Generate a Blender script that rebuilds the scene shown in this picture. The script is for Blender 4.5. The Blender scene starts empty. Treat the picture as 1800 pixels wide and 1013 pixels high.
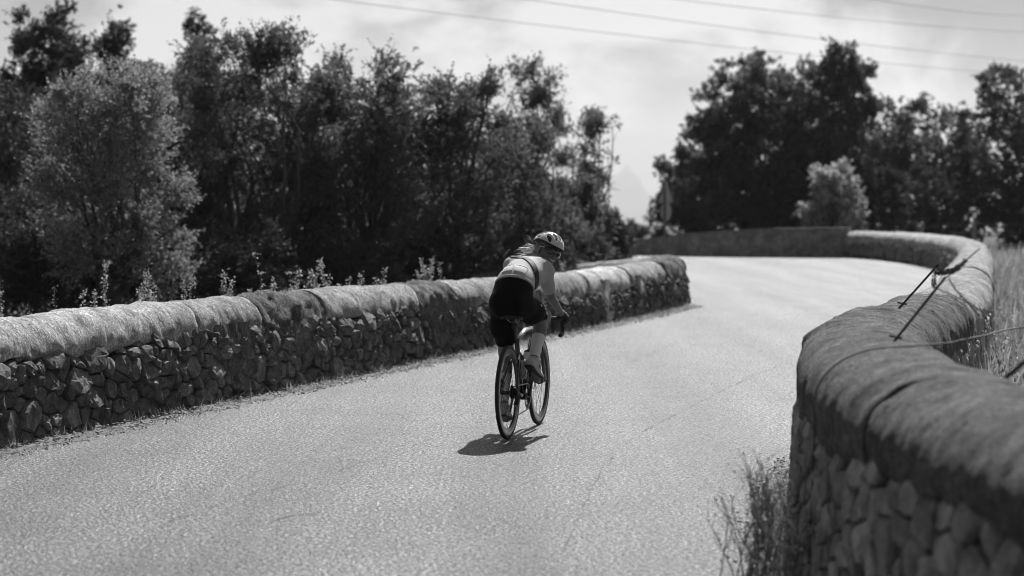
import bpy, math, random
import numpy as np
from mathutils import Vector, Matrix, noise as mnoise

scene = bpy.context.scene
COL = scene.collection
R = math.radians

# ------------------------------------------------------------------ camera
CAM_H = 1.69
FPX = 3500.0                      # focal length in pixels of the 1800 px wide photograph
PITCH = math.atan((506.5 - 355.0) / FPX)
cam_data = bpy.data.cameras.new('camera')
cam_data.sensor_width = 36.0
cam_data.lens = 36.0 * FPX / 1800.0
cam_data.clip_start = 0.1
cam_data.clip_end = 60000.0
cam_data.dof.use_dof = True
cam_data.dof.focus_distance = 14.35
cam_data.dof.aperture_fstop = 1.9
cam = bpy.data.objects.new('camera', cam_data)
cam.location = (0, 0, CAM_H)
cam.rotation_euler = (R(90) - PITCH, 0, 0)
COL.objects.link(cam)
scene.camera = cam

# ------------------------------------------------------------------ sky
SUN_ELEV = R(47.0)
SUN_AZ = R(13.0)                  # from +Y (view direction) towards +X
world = bpy.data.worlds.new('World')
scene.world = world
world.use_nodes = True
wn = world.node_tree.nodes
wl = world.node_tree.links
wn.clear()
w_out = wn.new('ShaderNodeOutputWorld')
w_bg = wn.new('ShaderNodeBackground')
w_bg.inputs['Strength'].default_value = 0.050
w_sky = wn.new('ShaderNodeTexSky')
w_sky.sky_type = 'NISHITA'
w_sky.sun_disc = False
w_sky.sun_elevation = SUN_ELEV
w_sky.sun_rotation = SUN_AZ
w_sky.dust_density = 2.0
w_bw = wn.new('ShaderNodeRGBToBW')
wl.new(w_sky.outputs[0], w_bw.inputs[0])
w_tc = wn.new('ShaderNodeTexCoord')
w_map = wn.new('ShaderNodeMapping')
w_map.inputs['Scale'].default_value = (1.0, 1.0, 2.0)
w_map.inputs['Rotation'].default_value = (0, R(8), 0)
wl.new(w_tc.outputs['Generated'], w_map.inputs[0])
w_no = wn.new('ShaderNodeTexNoise')
w_no.inputs['Scale'].default_value = 9.0
w_no.inputs['Detail'].default_value = 6.0
w_no.inputs['Roughness'].default_value = 0.58
w_no.inputs['Distortion'].default_value = 0.35
wl.new(w_map.outputs[0], w_no.inputs['Vector'])
w_ramp = wn.new('ShaderNodeValToRGB')
w_ramp.color_ramp.interpolation = 'EASE'
w_ramp.color_ramp.elements[0].position = 0.41
w_ramp.color_ramp.elements[0].color = (0.10, 0.10, 0.10, 1)
w_ramp.color_ramp.elements[1].position = 0.60
w_ramp.color_ramp.elements[1].color = (1.08, 1.08, 1.08, 1)
wl.new(w_no.outputs['Fac'], w_ramp.inputs[0])
w_mul = wn.new('ShaderNodeMath'); w_mul.operation = 'MULTIPLY'
wl.new(w_bw.outputs[0], w_mul.inputs[0])
wl.new(w_ramp.outputs[0], w_mul.inputs[1])
wl.new(w_mul.outputs[0], w_bg.inputs['Color'])
wl.new(w_bg.outputs[0], w_out.inputs['Surface'])

# ------------------------------------------------------------------ sun
sun_data = bpy.data.lights.new('sun', 'SUN')
sun_data.energy = 5.0
sun_data.angle = R(0.6)
sun_data.color = (1.0, 1.0, 1.0)
sun = bpy.data.objects.new('sun', sun_data)
sdir = Vector((math.sin(SUN_AZ) * math.cos(SUN_ELEV), math.cos(SUN_AZ) * math.cos(SUN_ELEV), math.sin(SUN_ELEV)))
sun.rotation_euler = (-sdir).to_track_quat('-Z', 'Y').to_euler()
sun.location = (0, 0, 30)
COL.objects.link(sun)

# ------------------------------------------------------------------ exposure, render
scene.view_settings.view_transform = 'Standard'
scene.view_settings.look = 'None'
scene.view_settings.exposure = 0.55
scene.view_settings.gamma = 1.0
scene.view_settings.use_curve_mapping = False
scene.render.engine = 'CYCLES'
scene.cycles.use_denoising = True
scene.cycles.denoising_prefilter = 'ACCURATE'
scene.cycles.filter_width = 1.0
scene.cycles.sample_clamp_indirect = 2.0
scene.cycles.max_bounces = 6
scene.cycles.diffuse_bounces = 2
scene.cycles.glossy_bounces = 2
scene.cycles.transmission_bounces = 4
scene.cycles.transparent_max_bounces = 4
scene.cycles.volume_bounces = 0
scene.cycles.caustics_reflective = False
scene.cycles.caustics_refractive = False

# ------------------------------------------------------------------ helpers
def at(px, py, depth):
    """point seen at a photo pixel, at a given distance along +Y"""
    u = (px - 900.0) / FPX
    v = (506.5 - py) / FPX
    cp, sp = math.cos(PITCH), math.sin(PITCH)
    d = Vector((u, cp + v * sp, -sp + v * cp))
    d *= depth / d.y
    return Vector((d.x, d.y, CAM_H + d.z))

def mesh_np(name, V, F, smooth=False, loops=None):
    """fast mesh from numpy arrays; F is (n,k)"""
    me = bpy.data.meshes.new(name)
    V = np.asarray(V, dtype=np.float32); F = np.asarray(F, dtype=np.int32)
    n, k = F.shape
    me.vertices.add(len(V)); me.vertices.foreach_set('co', V.ravel())
    me.loops.add(n * k); me.loops.foreach_set('vertex_index', F.ravel())
    me.polygons.add(n)
    me.polygons.foreach_set('loop_start', np.arange(0, n * k, k, dtype=np.int32))
    me.polygons.foreach_set('loop_total', np.full(n, k, dtype=np.int32))
    if smooth:
        me.polygons.foreach_set('use_smooth', np.ones(n, dtype=bool))
    me.update(calc_edges=True); me.validate()
    return me

class MB:
    def __init__(self):
        self.v = []; self.f = []
    def add(self, v, f):
        o = len(self.v)
        self.v += [tuple(p) for p in v]
        self.f += [tuple(i + o for i in q) for q in f]
        return self
    def tube(self, pts, rad, n=8, caps=True, squash=None):
        pts = [Vector(p) for p in pts]
        if not hasattr(rad, '__len__'): rad = [rad] * len(pts)
        rings = []
        prev = None
        for i, p in enumerate(pts):
            if i == 0: t = pts[1] - p
            elif i == len(pts) - 1: t = p - pts[i - 1]
            else: t = (pts[i + 1] - pts[i - 1])
            t.normalize()
            if prev is None:
                a = Vector((0, 0, 1)) if abs(t.z) < 0.9 else Vector((1, 0, 0))
            else: a = prev
            b = t.cross(a).normalized(); a = b.cross(t).normalized()
            prev = a
            sa, sb = squash if squash else (1, 1)
            rings.append([p + (a * math.cos(2 * math.pi * k / n) * sa + b * math.sin(2 * math.pi * k / n) * sb) * rad[i] for k in range(n)])
        v = [q for r in rings for q in r]; f = []
        for i in range(len(rings) - 1):
            for k in range(n):
                k2 = (k + 1) % n
                f.append((i * n + k, i * n + k2, (i + 1) * n + k2, (i + 1) * n + k))
        if caps:
            f.append(tuple(range(n - 1, -1, -1)))
            f.append(tuple((len(rings) - 1) * n + k for k in range(n)))
        return self.add(v, f)
    def box(self, c, s, rot=None):
        c = Vector(c); v = []
        for x in (-1, 1):
            for y in (-1, 1):
                for z in (-1, 1):
                    p = Vector((x * s[0] / 2, y * s[1] / 2, z * s[2] / 2))
                    if rot is not None: p = rot @ p
                    v.append(c + p)
        f = [(0, 1, 3, 2), (4, 6, 7, 5), (0, 4, 5, 1), (2, 3, 7, 6), (0, 2, 6, 4), (1, 5, 7, 3)]
        return self.add(v, f)
    def lathe(self, prof, n=24, axis='y', c=(0, 0, 0)):
        """prof: list of (radius, offset along axis), closed loop if first==last"""
        v = []; f = []; m = len(prof)
        for k in range(n):
            a = 2 * math.pi * k / n
            for r, o in prof:
                if axis == 'y': v.append((c[0] + r * math.cos(a), c[1] + o, c[2] + r * math.sin(a)))
                elif axis == 'z': v.append((c[0] + r * math.cos(a), c[1] + r * math.sin(a), c[2] + o))
                else: v.append((c[0] + o, c[1] + r * math.cos(a), c[2] + r * math.sin(a)))
        for k in range(n):
            k2 = (k + 1) % n
            for j in range(m - 1):
                f.append((k * m + j, k * m + j + 1, k2 * m + j + 1, k2 * m + j))
        return self.add(v, f)
    def mesh(self, name, smooth=False):
        me = bpy.data.meshes.new(name)
        me.from_pydata(self.v, [], self.f)
        if smooth:
            for p in me.polygons: p.use_smooth = True
        me.update()
        return me

def link(name, me, material, parent=None):
    o = bpy.data.objects.new(name, me)
    if material is not None and me is not None and len(me.materials) == 0: me.materials.append(material)
    COL.objects.link(o)
    if parent is not None: o.parent = parent
    return o

def tag(o, label=None, cat=None, group=None, kind=None):
    if label: o['label'] = label
    if cat: o['category'] = cat
    if group: o['group'] = group
    if kind: o['kind'] = kind
    return o

def thing(name, label, cat, loc=(0, 0, 0), rz=0.0, group=None):
    o = bpy.data.objects.new(name, None)
    o.empty_display_size = 0.2
    o.location = loc; o.rotation_euler = (0, 0, rz)
    COL.objects.link(o)
    return tag(o, label, cat, group)

# ------------------------------------------------------------------ materials (all neutral: black and white photograph)
def g(v): return (v, v, v, 1.0)

def new_mat(name):
    m = bpy.data.materials.new(name); m.use_nodes = True
    nt = m.node_tree
    b = nt.nodes['Principled BSDF']
    return m, nt, b

def plain(name, val, rough=0.5, metal=0.0, spec=0.5, coat=0.0, noise_amt=0.15, noise_scale=30.0, bump=0.0):
    m, nt, b = new_mat(name)
    tc = nt.nodes.new('ShaderNodeTexCoord')
    no = nt.nodes.new('ShaderNodeTexNoise'); no.inputs['Scale'].default_value = noise_scale; no.inputs['Detail'].default_value = 4
    nt.links.new(tc.outputs['Object'], no.inputs['Vector'])
    mr = nt.nodes.new('ShaderNodeMapRange')
    mr.inputs['To Min'].default_value = val * (1 - noise_amt); mr.inputs['To Max'].default_value = val * (1 + noise_amt)
    nt.links.new(no.outputs['Fac'], mr.inputs['Value'])
    nt.links.new(mr.outputs[0], b.inputs['Base Color'])
    b.inputs['Roughness'].default_value = rough
    b.inputs['Metallic'].default_value = metal
    b.inputs['Specular IOR Level'].default_value = spec
    b.inputs['Coat Weight'].default_value = coat
    if bump:
        bp = nt.nodes.new('ShaderNodeBump'); bp.inputs['Strength'].default_value = bump; bp.inputs['Distance'].default_value = 0.01
        nt.links.new(no.outputs['Fac'], bp.inputs['Height']); nt.links.new(bp.outputs[0], b.inputs['Normal'])
    return m

def N(nt, kind, **kw):
    n = nt.nodes.new(kind)
    for k, v in kw.items():
        if k.startswith('_'): setattr(n, k[1:], v)
        else: n.inputs[k.replace('__', ' ')].default_value = v
    return n

def ramp(nt, src, stops, interp='LINEAR'):
    r = nt.nodes.new('ShaderNodeValToRGB'); r.color_ramp.interpolation = interp
    e = r.color_ramp.elements
    while len(e) < len(stops): e.new(0.5)
    for i, (p, v) in enumerate(stops):
        e[i].position = p; e[i].color = g(v)
    nt.links.new(src, r.inputs[0])
    return r.outputs[0]

def math_n(nt, op, a, b):
    n = nt.nodes.new('ShaderNodeMath'); n.operation = op
    for i, x in enumerate((a, b)):
        if isinstance(x, (int, float)): n.inputs[i].default_value = x
        else: nt.links.new(x, n.inputs[i])
    return n.outputs[0]

def road_material():
    m, nt, b = new_mat('asphalt')
    tc = N(nt, 'ShaderNodeTexCoord'); P = tc.outputs['Object']
    v1 = N(nt, 'ShaderNodeTexVoronoi', Scale=95.0, Randomness=1.0); nt.links.new(P, v1.inputs['Vector'])
    v2 = N(nt, 'ShaderNodeTexVoronoi', Scale=52.0, Randomness=1.0); nt.links.new(P, v2.inputs['Vector'])
    n1 = N(nt, 'ShaderNodeTexNoise', Scale=60.0, Detail=5.0, Roughness=0.7); nt.links.new(P, n1.inputs['Vector'])
    bw = N(nt, 'ShaderNodeRGBToBW'); nt.links.new(v1.outputs['Color'], bw.inputs[0])
    n4 = N(nt, 'ShaderNodeTexNoise', Scale=46.0, Detail=2.0, Roughness=0.6); nt.links.new(P, n4.inputs['Vector'])
    mixv = math_n(nt, 'ADD', math_n(nt, 'MULTIPLY', bw.outputs[0], 0.2), math_n(nt, 'MULTIPLY', n4.outputs['Fac'], 0.8))
    agg = ramp(nt, mixv, [(0.44, 0.003), (0.50, 0.03), (0.55, 0.13), (0.62, 0.52)])  # aggregate grain, with glints and shadows of the chips put into its contrast
    # wheel tracks and stains: noise stretched along the road (its run is about 19 degrees right of +Y)
    mp = N(nt, 'ShaderNodeMapping', Rotation=(0, 0, R(19)), Scale=(1.1, 0.06, 1.0)); nt.links.new(P, mp.inputs[0])
    n2 = N(nt, 'ShaderNodeTexNoise', Scale=1.0, Detail=3.0, Roughness=0.55); nt.links.new(mp.outputs[0], n2.inputs['Vector'])
    n3 = N(nt, 'ShaderNodeTexNoise', Scale=0.8, Detail=5.0, Roughness=0.6); nt.links.new(P, n3.inputs['Vector'])
    f1 = ramp(nt, n2.outputs['Fac'], [(0.36, 0.5), (0.5, 0.95), (0.62, 1.35)])
    f2 = ramp(nt, n3.outputs['Fac'], [(0.32, 0.72), (0.5, 1.0), (0.68, 1.16)])
    c = math_n(nt, 'MULTIPLY', math_n(nt, 'MULTIPLY', agg, f1), f2)
    nt.links.new(c, b.inputs['Base Color'])
    nt.links.new(ramp(nt, bw.outputs[0], [(0.3, 0.56), (0.62, 0.40), (0.8, 0.25)]), b.inputs['Roughness'])
    b.inputs['Specular IOR Level'].default_value = 0.95
    hgt = math_n(nt, 'ADD', math_n(nt, 'MULTIPLY', v2.outputs['Distance'], -0.6), math_n(nt, 'MULTIPLY', v1.outputs['Distance'], -0.8))
    hgt = math_n(nt, 'ADD', hgt, math_n(nt, 'MULTIPLY', n1.outputs['Fac'], 0.5)); hgt = math_n(nt, 'ADD', hgt, math_n(nt, 'MULTIPLY', n4.outputs['Fac'], 1.6))
    bp = N(nt, 'ShaderNodeBump', Strength=1.0, Distance=0.014)
    nt.links.new(hgt, bp.inputs['Height']); nt.links.new(bp.outputs[0], b.inputs['Normal'])
    return m

def stone_material(name, lo, hi, bump=0.6, scale=9.0):
    m, nt, b = new_mat(name)
    tc = N(nt, 'ShaderNodeTexCoord'); P = tc.outputs['Object']
    oi = N(nt, 'ShaderNodeObjectInfo')
    n1 = N(nt, 'ShaderNodeTexNoise', Scale=scale, Detail=8.0, Roughness=0.68); nt.links.new(P, n1.inputs['Vector'])
    n2 = N(nt, 'ShaderNodeTexNoise', Scale=scale * 5, Detail=6.0, Roughness=0.75); nt.links.new(P, n2.inputs['Vector'])
    v = N(nt, 'ShaderNodeTexVoronoi', Scale=scale * 0.7, _feature='DISTANCE_TO_EDGE'); nt.links.new(P, v.inputs['Vector'])
    base = ramp(nt, n1.outputs['Fac'], [(0.32, lo), (0.52, (lo + hi) * 0.5), (0.68, hi)])
    rnd = N(nt, 'ShaderNodeMapRange'); rnd.inputs['To Min'].default_value = 0.65; rnd.inputs['To Max'].default_value = 1.35
    nt.links.new(oi.outputs['Random'], rnd.inputs['Value'])
    spots = ramp(nt, n2.outputs['Fac'], [(0.36, 0.7), (0.6, 1.0), (0.72, 1.9)])
    c = math_n(nt, 'MULTIPLY', math_n(nt, 'MULTIPLY', base, rnd.outputs[0]), spots)
    nt.links.new(c, b.inputs['Base Color'])
    b.inputs['Roughness'].default_value = 0.85; b.inputs['Specular IOR Level'].default_value = 0.3
    h = math_n(nt, 'ADD', math_n(nt, 'MULTIPLY', n1.outputs['Fac'], 1.0), math_n(nt, 'MULTIPLY', n2.outputs['Fac'], 0.4))
    bp = N(nt, 'ShaderNodeBump', Strength=bump, Distance=0.03)
    nt.links.new(h, bp.inputs['Height']); nt.links.new(bp.outputs[0], b.inputs['Normal'])
    return m

def coping_material(name, val, rough_amt=0.6, contrast=0.35):
    """weathered cement cap: trowel streaks run from crest to edge (UV v), grain, pits and lichen blotches"""
    m, nt, b = new_mat(name)
    tc = N(nt, 'ShaderNodeTexCoord'); P = tc.outputs['Object']
    mp = N(nt, 'ShaderNodeMapping', Scale=(34.0, 4.0, 1.0), Rotation=(0, 0, R(-16))); nt.links.new(tc.outputs['UV'], mp.inputs[0])
    n1 = N(nt, 'ShaderNodeTexNoise', Scale=1.0, Detail=8.0, Roughness=0.72); nt.links.new(mp.outputs[0], n1.inputs['Vector'])
    n2 = N(nt, 'ShaderNodeTexNoise', Scale=4.0, Detail=9.0, Roughness=0.7); nt.links.new(P, n2.inputs['Vector'])
    n3 = N(nt, 'ShaderNodeTexNoise', Scale=75.0, Detail=5.0, Roughness=0.75); nt.links.new(P, n3.inputs['Vector'])
    n5 = N(nt, 'ShaderNodeTexNoise', Scale=22.0, Detail=6.0, Roughness=0.7); nt.links.new(P, n5.inputs['Vector'])
    v1 = N(nt, 'ShaderNodeTexVoronoi', Scale=38.0); nt.links.new(P, v1.inputs['Vector'])
    pit = ramp(nt, v1.outputs['Distance'], [(0.06, 0.45), (0.22, 1.0)])
    c1 = ramp(nt, n1.outputs['Fac'], [(0.32, val * (1 - contrast)), (0.55, val), (0.72, val * (1 + contrast))])
    c2 = ramp(nt, n2.outputs['Fac'], [(0.34, 0.55), (0.5, 1.0), (0.66, 1.4)])
    c3 = ramp(nt, n3.outputs['Fac'], [(0.36, 0.55), (0.52, 1.0), (0.68, 1.9)])
    c5 = ramp(nt, n5.outputs['Fac'], [(0.36, 0.7), (0.55, 1.0), (0.64, 1.25), (0.70, 1.9)])
    c = math_n(nt, 'MULTIPLY', math_n(nt, 'MULTIPLY', c1, c2), math_n(nt, 'MULTIPLY', math_n(nt, 'MULTIPLY', c3, c5), pit))
    nt.links.new(c, b.inputs['Base Color'])
    b.inputs['Roughness'].default_value = 0.92; b.inputs['Specular IOR Level'].default_value = 0.2
    h = math_n(nt, 'ADD', n1.outputs['Fac'], math_n(nt, 'MULTIPLY', n3.outputs['Fac'], 0.5))
    h = math_n(nt, 'ADD', h, math_n(nt, 'MULTIPLY', n5.outputs['Fac'], 0.9))
    h = math_n(nt, 'ADD', h, math_n(nt, 'MULTIPLY', pit, 0.25))
    bp = N(nt, 'ShaderNodeBump', Strength=rough_amt, Distance=0.03)
    nt.links.new(h, bp.inputs['Height']); nt.links.new(bp.outputs[0], b.inputs['Normal'])
    return m

def leaf_material(name, val, trans=0.3, rough=0.6, spec=0.22):
    m, nt, b = new_mat(name)
    geo = N(nt, 'ShaderNodeNewGeometry')
    mr = N(nt, 'ShaderNodeMapRange'); mr.inputs['To Min'].default_value = val * 0.55; mr.inputs['To Max'].default_value = val * 1.5
    nt.links.new(geo.outputs['Random Per Island'], mr.inputs['Value'])
    nt.links.new(mr.outputs[0], b.inputs['Base Color'])
    b.inputs['Roughness'].default_value = rough
    b.inputs['Specular IOR Level'].default_value = spec
    tr = N(nt, 'ShaderNodeBsdfTranslucent'); nt.links.new(mr.outputs[0], tr.inputs['Color'])
    mx = N(nt, 'ShaderNodeMixShader', Fac=trans)
    out = nt.nodes['Material Output']
    nt.links.new(b.outputs[0], mx.inputs[1]); nt.links.new(tr.outputs[0], mx.inputs[2]); nt.links.new(mx.outputs[0], out.inputs['Surface'])
    return m

def ground_material(name, lo, hi, scale=1.5, bump=0.5):
    m, nt, b = new_mat(name)
    tc = N(nt, 'ShaderNodeTexCoord')
    n1 = N(nt, 'ShaderNodeTexNoise', Scale=scale, Detail=10.0, Roughness=0.7); nt.links.new(tc.outputs['Object'], n1.inputs['Vector'])
    n2 = N(nt, 'ShaderNodeTexNoise', Scale=scale * 25, Detail=5.0, Roughness=0.7); nt.links.new(tc.outputs['Object'], n2.inputs['Vector'])
    c = math_n(nt, 'MULTIPLY', ramp(nt, n1.outputs['Fac'], [(0.35, lo), (0.65, hi)]), ramp(nt, n2.outputs['Fac'], [(0.35, 0.6), (0.65, 1.4)]))
    nt.links.new(c, b.inputs['Base Color'])
    b.inputs['Roughness'].default_value = 0.95; b.inputs['Specular IOR Level'].default_value = 0.2
    bp = N(nt, 'ShaderNodeBump', Strength=bump, Distance=0.03)
    nt.links.new(n2.outputs['Fac'], bp.inputs['Height']); nt.links.new(bp.outputs[0], b.inputs['Normal'])
    return m

M = {}
M['asphalt'] = road_material()
M['soil'] = ground_material('soil', 0.05, 0.12)
M['dirt'] = ground_material('dirt', 0.16, 0.34, 6.0, 0.7)
M['pebble'] = stone_material('pebble', 0.28, 0.55, 0.2)
M['stone'] = stone_material('stone', 0.09, 0.32, 0.9, 11.0)
M['stone_near'] = stone_material('stone_near', 0.18, 0.50, 0.7, 8.0)
M['mortar'] = ground_material('mortar', 0.05, 0.12, 8.0, 1.0)
M['core'] = ground_material('mortar_core', 0.03, 0.09, 8.0, 1.0)
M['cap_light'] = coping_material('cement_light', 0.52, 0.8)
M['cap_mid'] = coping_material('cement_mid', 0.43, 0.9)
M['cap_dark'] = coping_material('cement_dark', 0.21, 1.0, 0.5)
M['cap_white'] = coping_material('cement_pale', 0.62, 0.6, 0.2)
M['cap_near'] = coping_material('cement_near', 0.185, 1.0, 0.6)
M['concrete'] = coping_material('concrete', 0.34, 0.25, 0.25)
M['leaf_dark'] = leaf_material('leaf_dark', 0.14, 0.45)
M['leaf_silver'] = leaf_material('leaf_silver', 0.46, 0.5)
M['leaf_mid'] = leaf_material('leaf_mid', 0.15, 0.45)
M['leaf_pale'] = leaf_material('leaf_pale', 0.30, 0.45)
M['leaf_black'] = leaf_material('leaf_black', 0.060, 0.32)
M['weed'] = leaf_material('weed', 0.34, 0.5)
M['weed_dark'] = leaf_material('weed_dark', 0.10, 0.35)
M['drygrass'] = leaf_material('dry_grass', 0.34, 0.40)
M['stem'] = plain('stem', 0.22, 0.7)
M['bark'] = plain('bark', 0.09, 0.9, noise_amt=0.6, noise_scale=14, bump=0.8)
M['bark_pale'] = plain('bark_pale', 0.22, 0.9, noise_amt=0.4, noise_scale=14, bump=0.6)
M['rust'] = plain('rusty_iron', 0.045, 0.75, 0.3, noise_amt=0.5, noise_scale=60, bump=0.5)
M['wire'] = plain('wire', 0.08, 0.6, 0.5)
M['cable'] = plain('cable', 0.045, 0.6)
M['post'] = plain('post', 0.20, 0.8, noise_amt=0.3, noise_scale=10)
M['sign_back'] = plain('sign_back', 0.34, 0.5, 0.5, noise_amt=0.15, noise_scale=5)
M['pole'] = plain('galvanised', 0.16, 0.5, 0.6)
M['hill'] = ground_material('hillside', 0.05, 0.12, 0.004, 0.2)
# ================================================================== THE SETTING
def catmull(pts, step):
    pts = [Vector(p) for p in pts]
    P = [pts[0] * 2 - pts[1]] + pts + [pts[-1] * 2 - pts[-2]]
    dense = []
    for i in range(1, len(P) - 2):
        p0, p1, p2, p3 = P[i - 1], P[i], P[i + 1], P[i + 2]
        for k in range(24):
            t = k / 24.0
            dense.append(0.5 * ((2 * p1) + (p2 - p0) * t + (2 * p0 - 5 * p1 + 4 * p2 - p3) * t * t + (3 * p1 - p0 - 3 * p2 + p3) * t ** 3))
    dense.append(pts[-1])
    A = np.array([tuple(p) for p in dense])
    s = np.concatenate([[0], np.cumsum(np.linalg.norm(np.diff(A, axis=0)[:, :2], axis=1))])
    n = max(2, int(s[-1] / step))
    S = np.linspace(0, s[-1], n)
    return S, np.stack([np.interp(S, s, A[:, j]) for j in range(A.shape[1])], axis=1)

class Path:
    """points (x, y, crest height, half width); road side is given by the sign of the normal"""
    def __init__(self, pts, side, step=0.05):
        pts4 = [Vector(p) for p in pts]
        self.S, A = catmull(pts4, step)
        self.xy = A[:, :2]; self.h = A[:, 2]; self.w = A[:, 3]
        T = np.gradient(self.xy, axis=0); T /= np.linalg.norm(T, axis=1)[:, None]
        k = 9
        ker = np.ones(k) / k
        Tp = np.stack([np.convolve(np.pad(T[:, j], k // 2, mode='edge'), ker, mode='valid') for j in range(2)], axis=1)
        Tp /= np.linalg.norm(Tp, axis=1)[:, None]
        self.T = Tp
        self.Nn = np.stack([Tp[:, 1], -Tp[:, 0]], axis=1) * side     # side=+1: right of travel
        self.L = self.S[-1]
    def get(self, s):
        s = np.clip(s, 0, self.L)
        f = lambda a: np.interp(s, self.S, a)
        return np.array([f(self.xy[:, 0]), f(self.xy[:, 1])]), np.array([f(self.Nn[:, 0]), f(self.Nn[:, 1])]), f(self.h), f(self.w)
    def s_at_px(self, px):
        u = 900 + FPX * (self.xy[:, 0] + self.Nn[:, 0] * self.w) / self.xy[:, 1]
        ok = np.where(self.xy[:, 1] > 3)[0]
        ok = ok[:np.argmax(u[ok]) + 1]
        return float(self.S[ok[np.argmin(np.abs(u[ok] - px))]])

def fbm(x, y, z, o=3):
    return mnoise.fractal(Vector((x, y, z)), 0.9, 2.1, o, noise_basis='PERLIN_ORIGINAL')

def batter(z, h):            # the wall is a little wider at its foot
    return 0.05 * (1 - max(0.0, min(1.0, z / h)))

DROPS = {}
def coping_drop(path, s, default=0.36):
    for (s0, s1, drop, ragged, seed) in DROPS.get(id(path), ()):
        if s0 <= s <= s1: return drop + ragged * fbm(s * 1.7, seed * 7.1, 0.3) * 1.6 + ragged * 0.5 * fbm(s * 7, seed, 4.0)
    return default

def coping_section(path, s0, s1, drop_road, drop_field, material, parent, seed, lift=0.0, rough=0.012, step=0.055, ragged=0.05, name='coping_section', nv=22):
    """rounded cement cap between two stations; its lower edges are ragged"""
    DROPS.setdefault(id(path), []).append((s0, s1, drop_road, ragged, seed))
    ns = max(3, int((s1 - s0) / step) + 1)
    S = np.linspace(s0, s1, ns)
    V = []; F = []; UV = []
    for i, s in enumerate(S):
        c, n, h, w = path.get(s)
        dr = drop_road + ragged * fbm(s * 1.7, seed * 7.1, 0.3) * 1.6 + ragged * 0.5 * fbm(s * 7, seed, 4.0) if i not in (0,) else coping_drop(path, s + 1e-4)
        df = drop_field + ragged * fbm(s * 1.5, seed * 3.3, 9.0)
        endk = min(i, ns - 1 - i)
        for j in range(nv):
            t = -1 + 2 * j / (nv - 1)
            a = abs(t); sg = 1 if t >= 0 else -1
            d = dr if sg > 0 else df
            # superellipse dome, then hanging down the face
            if a < 0.74:
                th = a / 0.74 * math.pi / 2
                x = w * math.sin(th) ** 0.95; z = h - 0.25 * (1 - math.cos(th) ** 0.95)
            else:
                q = (a - 0.74) / 0.26
                z = h - 0.25 - (max(d, 0.27) - 0.25) * q
                x = w + (batter(z, h) - 0.022) * q
                if q > 0.9: x -= 0.05
            x += 0.006 + lift
            z += lift
            dis = rough * fbm(s * 3.1 + t, t * 2.0, seed) + rough * 1.1 * fbm(s * 9, t * 3.0 + 3, seed * 2.0)
            dis += 0.010 * fbm(s * 0.8, t * 0.8, seed + 5.0) + rough * 0.8 * fbm(s * 19, t * 9.0, seed * 3.0)
            if endk == 0: x -= 0.005; z -= 0.005
            x += dis; z += dis * (1 - a)
            V.append((c[0] + n[0] * x * sg, c[1] + n[1] * x * sg, z)); UV.append((s, t * 0.8))
    for i in range(ns - 1):
        for j in range(nv - 1):
            F.append((i * nv + j, (i + 1) * nv + j, (i + 1) * nv + j + 1, i * nv + j + 1))
    F.append(tuple(range(nv))); F.append(tuple((ns - 1) * nv + j for j in range(nv - 1, -1, -1)))
    me = bpy.data.meshes.new(name); me.from_pydata(V, [], F)
    for p in me.polygons: p.use_smooth = len(p.vertices) == 4
    uv = me.uv_layers.new(name='uv')
    for l in me.loops: uv.data[l.index].uv = UV[l.vertex_index]
    me.update()
    return link(name, me, material, parent)

def core_mesh(path, s0, s1, parent, inset=0.045, cap=0.24, step=0.2, mat='core'):
    ns = max(3, int((s1 - s0) / step)); V = []; F = []
    prof = [(-1, -0.25), (-1, 0.0), (-0.8, 1.0), (0.8, 1.0), (1, 0.0), (1, -0.25)]
    for s in np.linspace(s0, s1, ns):
        c, n, h, w = path.get(s)
        top = h - cap
        for a, b in prof:
            z = b * top if b > 0 else b
            x = (w + batter(z, h) - inset) * (1 if a > 0 else -1) * (1.0 if abs(a) == 1 else 0.97)
            if b == 1.0: x *= 1.0
            V.append((c[0] + n[0] * x, c[1] + n[1] * x, z))
    m = len(prof)
    for i in range(ns - 1):
        for j in range(m - 1):
            F.append((i * m + j, (i + 1) * m + j, (i + 1) * m + j + 1, i * m + j + 1))
    F.append(tuple(range(m))); F.append(tuple((ns - 1) * m + j for j in range(m - 1, -1, -1)))
    me = bpy.data.meshes.new('wall_core'); me.from_pydata(V, [], F); me.update()
    return link('wall_core', me, M[mat], parent)

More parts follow.
